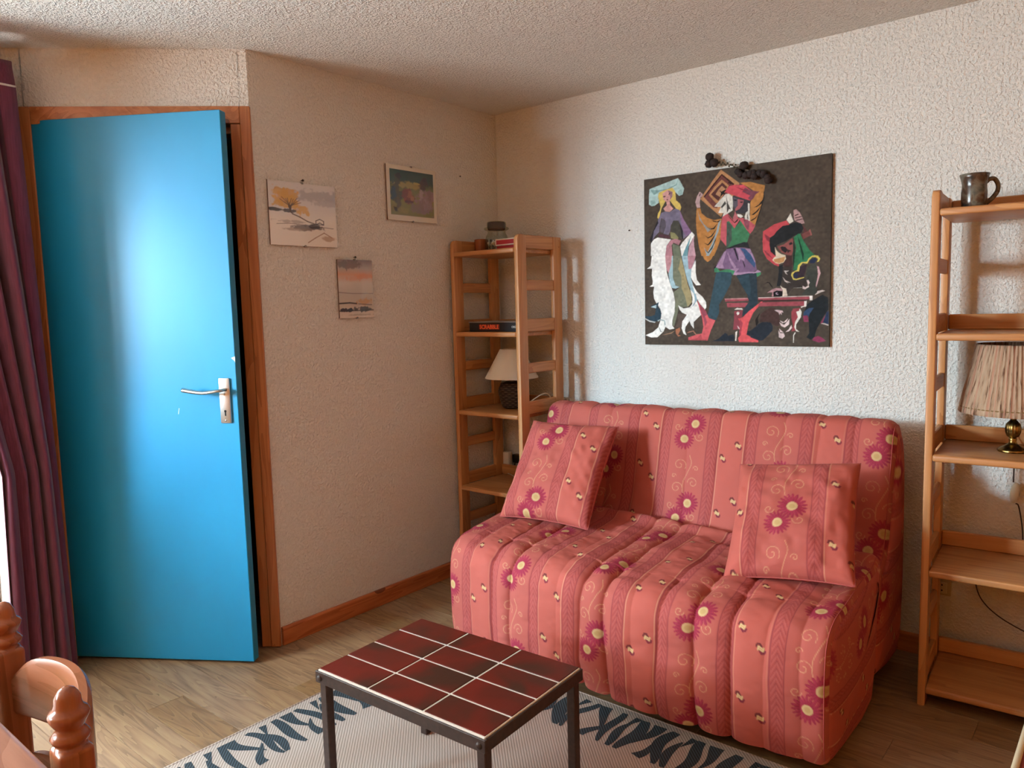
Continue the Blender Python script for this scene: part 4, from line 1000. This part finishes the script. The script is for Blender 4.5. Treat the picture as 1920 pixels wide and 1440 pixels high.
def winter_tree(X, Y):
    I = G((0, 'F0EAE0'), (.4, 'EEE9E0'), (.6, 'DEDBD8'), (1, 'D8D5D2'))(Y)
    blob(I, X, Y, .7, .82, .5, .10, 'A9A4A6', .7, 5, .8); blob(I, X, Y, .9, .72, .3, .07, 'B0AAAA', .6, 6, .8)
    for (x, y, rx, ry) in ((.22, .74, .20, .15), (.16, .84, .14, .06), (.30, .80, .14, .10), (.34, .66, .12, .10), (.46, .56, .12, .08), (.14, .66, .07, .07)): blob(I, X, Y, x, y, rx, ry, 'D9A84A', .75, int(x*100), .5)
    blob(I, X, Y, .10, .555, .13, .028, '4A4648', .9, 11, .6); blob(I, X, Y, .28, .545, .10, .03, '4A4648', .8, 12, .6)
    for k in range(12): stroke(I, X, Y, [(.31, .53), (.30+.02*math.sin(k), .62), (.16+.028*k, .72+.04*math.sin(k*2.2))], .006, '5A4630', .7)
    stroke(I, X, Y, [(.30, .54), (.34, .50), (.44, .46), (.55, .40), (.68, .36)], .010, '5A4A40', .85); blob(I, X, Y, .52, .30, .28, .05, '6E6260', .75, 15, .6); blob(I, X, Y, .66, .325, .12, .04, '3E3638', .8, 16, .6)
    blob(I, X, Y, .35, .38, .30, .03, 'A49C98', .6, 17, .8); blob(I, X, Y, .4, .26, .22, .025, 'A08C7C', .6, 18, .8)
    stroke(I, X, Y, [(.68, .36), (.68, .42), (.74, .45), (.80, .42), (.80, .36), (.68, .36), (.74, .39), (.80, .36)], .007, '3A3030', .9)
    stroke(I, X, Y, [(.10, .33), (.3, .35), (.6, .33), (.95, .31)], .006, '6A5A58', .7); stroke(I, X, Y, [(.55, .06), (.66, .14), (.80, .23), (.92, .16)], .009, '9A7458', .7); blob(I, X, Y, .88, .14, .12, .05, 'B49070', .6, 19, .7)
    return I
def marsh(X, Y):
    I = G((0, 'DDD2C2'), (.2, 'CFC0AE'), (.42, 'C8C0B4'), (.6, 'D6CFC4'), (.75, 'D8A88C'), (.85, 'BDB2AC'), (1, '8E8484'))(Y)
    blob(I, X, Y, .3, .92, .55, .08, '7A7072', .7, 61, .8); blob(I, X, Y, .75, .72, .35, .06, 'DC9A78', .7, 62, .9); blob(I, X, Y, .4, .67, .3, .05, 'D9A488', .6, 63, .9)
    stroke(I, X, Y, [(0, .44), (.4, .42), (1, .42)], .010, '8A8078', .7); blob(I, X, Y, .75, .28, .22, .07, 'C9965A', .7, 64, .7)
    stroke(I, X, Y, [(0, .25), (.3, .26), (.5, .245)], .014, '3A302A', .9); stroke(I, X, Y, [(.55, .24), (.95, .22)], .008, '4A3C30', .8)
    blob(I, X, Y, .25, .135, .30, .035, '3A3230', .9, 65, .5); blob(I, X, Y, .72, .15, .28, .05, '4E4A46', .9, 66, .5); stroke(I, X, Y, [(0, .12), (1, .13)], .012, '3A302C', .8)
    blob(I, X, Y, .6, .05, .4, .02, 'A8987E', .6, 67, .7); return I
def orchard(X, Y):
    I = np.empty(X.shape+(3,), np.float32); I[:] = hexlin_np('DAD2BE')
    m = (X > .065) & (X < .945) & (Y > .10) & (Y < .925)
    J = G((.1, '7E7A3C'), (.35, '8A8442'), (.62, '6E7040'), (.72, '2E4A3C'), (.93, '24402F'))(Y)
    blob(J, X, Y, .45, .66, .35, .07, 'A89A54', .8, 71, .7); blob(J, X, Y, .20, .52, .10, .28, '4A4A34', .9, 72, .5); blob(J, X, Y, .12, .50, .06, .14, '2E4450', .8, 73, .5); blob(J, X, Y, .24, .80, .06, .06, '2A2420', .8, 74, .5)
    blob(J, X, Y, .78, .38, .20, .24, '9A7E7C', .9, 75, .5); blob(J, X, Y, .74, .74, .10, .12, '4E3A30', .85, 76, .5); blob(J, X, Y, .42, .46, .13, .14, '7A3E30', .85, 77, .5); blob(J, X, Y, .46, .50, .08, .09, 'A86A48', .7, 78, .6)
    for (x, y, rx, ry, c) in ((.22, .30, .05, .16, '5A5236'), (.17, .20, .05, .05, '3A3424'), (.36, .40, .03, .05, '8E4A34'), (.50, .42, .03, .04, 'B07850'), (.44, .36, .12, .03, '5A2E26'), (.80, .30, .09, .10, 'A68E8C'), (.86, .52, .05, .10, '8A6E6A'), (.68, .50, .04, .12, 'B09A92'), (.76, .80, .05, .05, '3A2A22'), (.60, .70, .08, .03, 'B4A65C')): blob(J, X, Y, x, y, rx, ry, c, .9, int(x*77+y*31), .4)
    for k in range(9): stroke(J, X, Y, [(.62+.035*k, .20), (.66+.028*k, .40+.05*math.sin(k))], .006, '5E4C4C', .5)
    blob(J, X, Y, .60, .25, .2, .10, '8A766E', .7, 79, .6); blob(J, X, Y, .3, .2, .2, .06, '98904A', .6, 80, .7)
    I[m] = J[m]; return I
picture('winter watercolour with a yellow tree, hung beside the door frame', -1.356, -1.042, 1.588, 1.834, winter_tree, [])
picture('small upright watercolour of a marsh at dusk, lowest of the three pictures', -1.046, -.862, 1.296, 1.541, marsh, [])
picture('small colour print of garden figures with a cream border, nearest the corner', -.759, -.455, 1.724, 1.967, orchard, [], hook=False)
for (pos, rot, lab) in (((0, -.282, 1.963), 'Y', 'tiny dark nail in the left wall beside the cream bordered print'), ((.787, 0, 1.656), 'X', 'tiny dark nail in the white wall left of the painted panel')):
    b = BM(); lathe(b, [(0, .010), (.003, .009), (.0035, .007), (.0012, .006), (.0012, -.002)], (0, 0, 0), 10, mat=Matrix.Translation(pos) @ Matrix.Rotation(PI/2, 4, rot)); tag(obj('wall_nail', b, 'nail', smooth='all'), lab, 'nail')
# ------------------------------------------------------------------ rug with zebra border
def rug():
    x0, x1, y0, y1 = .455, 2.05, -2.56, -1.005; th = .006
    r = thing('zebra_rug', 'flat woven beige rug with a dark zebra-striped border under the coffee table', 'rug', ((x0+x1)/2, (y0+y1)/2, 0))
    m = newmat('woven_rug', 'C4B4A4', .95); v = coords(m, (1, 1, 1), (0, 0, 0))
    wv = N(m, 'ShaderNodeTexWave', wave_type='BANDS', bands_direction='DIAGONAL'); wv.inputs['Scale'].default_value = 55; wv.inputs['Distortion'].default_value = .6; wv.inputs['Detail'].default_value = 1; LK(m, v, wv.inputs['Vector'])
    LK(m, ramp(m, wv.outputs['Fac'], [(.2, '988A80'), (.6, 'BEB0A4')]), bsdf(m).inputs['Base Color']); bump(m, wv.outputs['Fac'], .4, .0012)
    z = newmat('woven_zebra', '2E3A42', .95); wz = N(z, 'ShaderNodeTexWave', wave_type='BANDS', bands_direction='DIAGONAL'); wz.inputs['Scale'].default_value = 55; LK(z, coords(z), wz.inputs['Vector'])
    LK(z, ramp(z, wz.outputs['Fac'], [(.25, '1C2428'), (.6, '3C4B54')]), bsdf(z).inputs['Base Color']); bump(z, wz.outputs['Fac'], .4, .0012)
    b = BM(); box(b, (x0, y0, .0006), (x1, y1, th), .0018, 1); obj('rug_field', b, m, r)
    b = BM()
    for (a, c) in (((x0, y0), (x0, y1)), ((x0, y1), (x1, y1)), ((x1, y1), (x1, y0)), ((x1, y0), (x0, y0))):
        tube(b, [(a[0], a[1], .0042), (c[0], c[1], .0042)], .0042, 8)
    obj('rug_binding', b, m, r, smooth='all')
    # tapering wavy stripes across the border band
    b = BM(); W0, W1 = .028, .215; zt = th+.0006
    def strip(org, e, nrm, L, flip):
        s = .03; rr = random.Random(3+int(L*100)+(7 if flip else 0)); k = 0
        def put(path, wid):
            wid = [1.28*q for q in wid]; zq = zt+8e-6*len(b.verts)/30
            n = len(path); Lf, Rt = [], []
            for i in range(n):
                a = path[max(i-1, 0)]; c = path[min(i+1, n-1)]; dx, dy = c[0]-a[0], c[1]-a[1]; q = math.hypot(dx, dy)+1e-9
                ox, oy = -dy/q*wid[i], dx/q*wid[i]
                for lst, sg in ((Lf, 1), (Rt, -1)):
                    ss, tt = path[i][0]+sg*ox, min(max(path[i][1]+sg*oy, W0), W1); ss = min(max(ss, .02), L-.02)
                    lst.append(b.verts.new((org[0]+e[0]*ss+nrm[0]*tt, org[1]+e[1]*ss+nrm[1]*tt, zq)))
            for i in range(n-1):
                try: b.faces.new((Lf[i], Lf[i+1], Rt[i+1], Rt[i]))
                except ValueError: pass
        while s < L-.03:
            kind = k % 4; sl = rr.uniform(-.02, .05); amp = rr.uniform(.006, .016); ph = rr.uniform(0, 6)
            t = np.linspace(0, 1, 15)
            if kind in (0, 2):      # full-width stripe
                path = [(s+sl*q+amp*math.sin(q*5+ph), W0+(W1-W0)*q) for q in t]; mx = rr.uniform(.010, .017)
                put(path, [mx*(.35+.65*math.sin(PI*min(1, q*.9+.12))**.7) for q in t]); s += rr.uniform(.040, .052)
            elif kind == 1:         # wedge from the outer edge with a fork
                path = [(s+sl*q+amp*math.sin(q*4+ph), W0+(W1-W0)*.72*q) for q in t]; put(path, [.017*(1-q)**.8+.0004 for q in t])
                path = [(s+.012+.03*q+amp*math.sin(q*4+ph), W1-(W1-W0)*.55*q) for q in t]; put(path, [.013*(1-q)**.7+.0004 for q in t]); s += rr.uniform(.044, .058)
            else:                   # slim blade from the inner edge and a short one outside
                path = [(s+sl*.6*q+amp*math.sin(q*4+ph), W1-(W1-W0)*.8*q) for q in t]; put(path, [.011*math.sin(PI*(.15+.8*q))+.0006 for q in t])
                path = [(s+.02-.02*q, W0+(W1-W0)*.35*q) for q in t]; put(path, [.010*(1-q)+.0004 for q in t]); s += rr.uniform(.044, .058)
            k += 1
    strip((x0, y0), (0, 1), (1, 0), y1-y0, False); strip((x0, y1), (1, 0), (0, -1), x1-x0, True)
    o = obj('zebra_border', b, z, r); o['label'] = 'dark grey-blue zebra stripes woven along the edge'
rug()

# ------------------------------------------------------------------ tiled coffee table
def coffee():
    zt = .370; L, W = .590, .412
    root = thing('coffee_table', 'low iron coffee table topped with twelve dark red tiles', 'table', (1.217, -1.676, 0)); root.rotation_euler = (0, 0, math.radians(2.6))
    def P(name, b, m, sm=False, par=root): return obj(name, b, m, par, smooth=sm, world=False)
    # angle-iron rim
    for (lo, hi) in (((-L/2, -W/2, zt-.036), (L/2, -W/2+.005, zt-.004)), ((-L/2, W/2-.005, zt-.036), (L/2, W/2, zt-.004)), ((-L/2, -W/2+.0052, zt-.036), (-L/2+.005, W/2-.0052, zt-.004)), ((L/2-.005, -W/2+.0052, zt-.036), (L/2, W/2-.0052, zt-.004))):
        b = BM(); box(b, lo, hi, .0012, 1); P('rim', b, 'iron')
    b = BM(); box(b, (-L/2+.0055, -W/2+.0055, zt-.022), (L/2-.0055, W/2-.0055, zt-.0015), .0012, 1); P('grout_bed', b, 'grout')
    g = .0068; tw = (L-.016-2*g)/3; td = (W-.018-3*g)/4
    bb = BM(); box(bb, (-tw/2, -td/2, 0), (tw/2, td/2, .008), .0012, 2); bmesh.ops.recalc_face_normals(bb, faces=bb.faces); me = bpy.data.meshes.new('tile'); bb.to_mesh(me); bb.free(); me.materials.append(M['tile'])
    for i in range(3):
        for j in range(4):
            o = bpy.data.objects.new('tile', me); COL.objects.link(o); o.parent = root
            o.location = (-L/2+.007+tw/2+i*(tw+g), -W/2+.011+td/2+j*(td+g), zt-.0075+random.uniform(-.0002, .0002))
    for sx in (-1, 1):
        for sy in (-1, 1):
            b = BM(); x, y = sx*(L/2-.020), sy*(W/2-.020); box(b, (x-.0125, y-.0125, .0065), (x+.0125, y+.0125, zt-.0225), .002, 1); lg = P('leg', b, 'iron')
        b = BM(); lathe(b, [(0, .006), (.005, .0055), (.008, .003), (.009, 0)], (0, 0, 0), 14, mat=Matrix.Translation((sx*(L/2-.018), -W/2, zt-.021)) @ Matrix.Rotation(PI/2, 4, 'X')); P('bolt', b, 'iron', 'all')
coffee()

# ------------------------------------------------------------------ curtain
def curtain():
    root = thing('curtain', 'burgundy curtain gathered beside the blue door', 'curtain', (-.5, -2.1, 0))
    m = newmat('burgundy_cloth', '6A2840', .75); t = m.node_tree; b_ = bsdf(m); b_.inputs['Sheen Weight'].default_value = .25
    wv = noise(m, coords(m, (260, 260, 14)), 1.0, 2); LK(m, ramp(m, wv, [(.3, '5C2038'), (.7, '74304A')]), b_.inputs['Base Color']); bump(m, wv, .15, .0008)
    tl = t.nodes.new('ShaderNodeBsdfTranslucent'); tl.inputs[0].default_value = (*lin('8A2C4C'), 1); mx = t.nodes.new('ShaderNodeMixShader'); mx.inputs[0].default_value = .10
    t.links.new(b_.outputs[0], mx.inputs[1]); t.links.new(tl.outputs[0], mx.inputs[2]); t.links.new(mx.outputs[0], t.nodes['Material Output'].inputs[0])
    nu, nv = 260, 120; u = np.linspace(0, 1, nu); z = np.linspace(.012, 2.215, nv); U, Z = np.meshgrid(u, z)
    f = Z/2.2
    right = -1.998-.034*f; left = np.interp(f, [0, .14, .36, 1], [-2.225, -2.215, -2.205, -2.47])
    Y = right+(left-right)*U
    ph = U*2*PI*5.2+.5*np.sin(3*f+U*5)
    amp = .030+.012*np.sin(U*9)+.01*(1-f)
    amp = amp*np.clip(1.15-.25*f, 0, 1)
    Xc = -.455+1.25*amp*np.sin(ph)+.012*np.sin(ph*2.3+2*f)+.02*(1-f)
    Y = Y+.012*np.cos(ph)*(1-f*.3)
    ret = np.clip(1-U/.10, 0, 1); fr = np.clip(1-np.abs(U-.13)/.06, 0, 1); Xc = Xc*(1-fr)+(-.428)*fr; Xc = Xc*(1-ret)+(-.594)*ret; Y = np.where(U < .13, right+(Y-right)*.15, Y)      # outer edge brought back to the wall to block light behind
    head = np.clip((Z-2.12)/.09, 0, 1); Xc = Xc+.02*head*np.sin(U*40)
    V3 = np.stack([Xc, Y, Z], -1)
    # cloth thickness: front and back sheets joined at the rim
    o = gridmesh('curtain_cloth', V3, m, root); so_ = o.modifiers.new('cloth', 'SOLIDIFY'); so_.thickness = .0022
    b = BM(); tube(b, [(Xc[-6, i]+.004, Y[-6, i], Z[-6, i]+.004) for i in range(0, nu, 2)], .004, 6); obj('heading_tape', b, newmat('heading_tape', 'CFC8C0', .8), root, smooth='all')
    for i in range(12, nu, 40):
        b = BM(); tube(b, [(Xc[-4, i], Y[-4, i], 2.19), (-.52, Y[-4, i], 2.225), (-.52, Y[-4, i], 2.236)], .0022, 6); obj('hook', b, 'steel', root, smooth='all')
    b = BM(); box(b, (-.535, -5.7, 2.236), (-.505, -2.10, 2.262), .004, 2); box(b, (-.60, -2.35, 2.245), (-.53, -2.33, 2.255)); box(b, (-.60, -4.6, 2.245), (-.53, -4.58, 2.255))
    tag(obj('curtain_rail', b, 'white_paint', smooth=True), 'white curtain rail fixed above the window beside the door', 'rail')
curtain()

# ------------------------------------------------------------------ dining chair and table corner
def chair():
    ax, ay, bx_, by = 1.100, -2.640, 1.524, -2.692
    root = thing('dining_chair', 'varnished brown chair with turned finials pushed under the table', 'chair', (1.32, -2.85, 0))
    for (x, y) in ((ax, ay), (bx_, by)):
        b = BM(); box(b, (x-.0225, y-.0225, 0), (x+.0225, y+.0225, .756), .008, 3); p = obj('back_post', b, 'turned', root, smooth=True)
        b = BM(); lathe(b, [(r_, z_-.014) for r_, z_ in ((.0215, .766), (.019, .771), (.0165, .773), (.0225, .778), (.0248, .784), (.0205, .790), (.0165, .795), (.0195, .800), (.0245, .809), (.0258, .815), (.0235, .819), (.0185, .823), (.0168, .830), (.0165, .837), (.0135, .843), (.010, .848), (.005, .851), (0, .852))], (x, y, 0), 28); obj('finial', b, 'turned', p, smooth='all')
    def rail(name, zl, zh, arch, archb, bow, th):
        n = 36; F, B = [], []; V = []
        for i in range(n+1):
            t = i/n; x = ax+(bx_-ax)*t; y = ay+(by-ay)*t; k = math.sin(PI*t); y += bow*k
            e = min(t, 1-t); sh = 1-math.exp(-(e/.10)**2)
            top = zh+arch*sh*(.55+.45*k); bot = zl+archb*k
            V.append((x, y, bot, top))
        b = BM(); rings = []
        for (x, y, b0, t0) in V:
            r = .006; h = th/2
            sec = [(-h, b0+r), (-h+r*.5, b0), (h-r*.5, b0), (h, b0+r), (h, t0-r*1.4), (h-r, t0), (-h+r, t0), (-h, t0-r*1.4)]
            rings.append([b.verts.new((x, y+d, z)) for d, z in sec])
        for p, q in zip(rings, rings[1:]):
            for k in range(8): b.faces.new((p[k], p[(k+1) % 8], q[(k+1) % 8], q[k]))
        b.faces.new(rings[0]); b.faces.new(rings[-1][::-1]); obj(name, b, 'turned_x', root, smooth=True)
    rail('crest_rail', .642, .702, .062, .0, .060, .024); rail('lower_rail', .495, .555, .035, .0, .05, .022)
    b = BM(); box(b, (1.095, -3.09, .44), (1.545, -2.685, .465), .008, 2); obj('seat', b, 'turned_x', root, smooth=True)
    for x in (1.118, 1.522):
        b = BM(); box(b, (x-.02, -3.075, 0), (x+.02, -3.035, .439), .005, 2); obj('front_leg', b, 'turned', root, smooth=True)
    b = BM(); box(b, (1.1385, -3.065, .2), (1.5015, -3.045, .235), .004, 1); obj('stretcher', b, 'turned_x', root, smooth=True)
chair()
def dining_table():
    root = thing('dining_table', 'glossy pinkish-brown tabletop at the lower left picture edge', 'table', (1.1, -3.2, 0))
    b = BM(); box(b, (.30, -3.75, .725), (1.72, -2.727, .755), .012, 4); obj('tabletop', b, 'tabletop', root, smooth=True)
    b = BM(); box(b, (.40, -3.65, .63), (1.62, -2.845, .7245), .003, 1); obj('apron', b, 'turned_x', root)
    for x in (.36, 1.64):
        for y in (-3.69, -2.80):
            b = BM(); box(b, (x-.03, y-.03, 0), (x+.03, y+.03, .7245), .008, 2); obj('table_leg', b, 'turned', root, smooth=True)
dining_table()
def stool():
    root = thing('footstool', 'corner of a red footstool with cream piping at the lower right picture edge', 'stool', (2.68, -1.24, 0))
    cr = newmat('cream_piping', 'CFC0A0', .8); rd = newmat('red_upholstery', '7A2A1C', .85)
    b = BM(); box(b, (2.455, -1.455, .34), (2.86, -1.05, .45), .018, 3); obj('stool_pad', b, rd, root, smooth=True)
    b = BM(); pts = [(2.462, -1.448, .447), (2.853, -1.448, .447), (2.853, -1.057, .447), (2.462, -1.057, .447), (2.462, -1.448, .447)]; tube(b, pts, .007, 8, cap=False); obj('piping', b, cr, root, smooth='all')
    for x in (2.49, 2.825):
        for y in (-1.405, -1.085):
            b = BM(); lathe(b, [(0, 0), (.014, 0), (.022, .339), (0, .339)], (x, y, 0), 14); obj('stool_leg', b, 'turned', root, smooth=True)
stool()
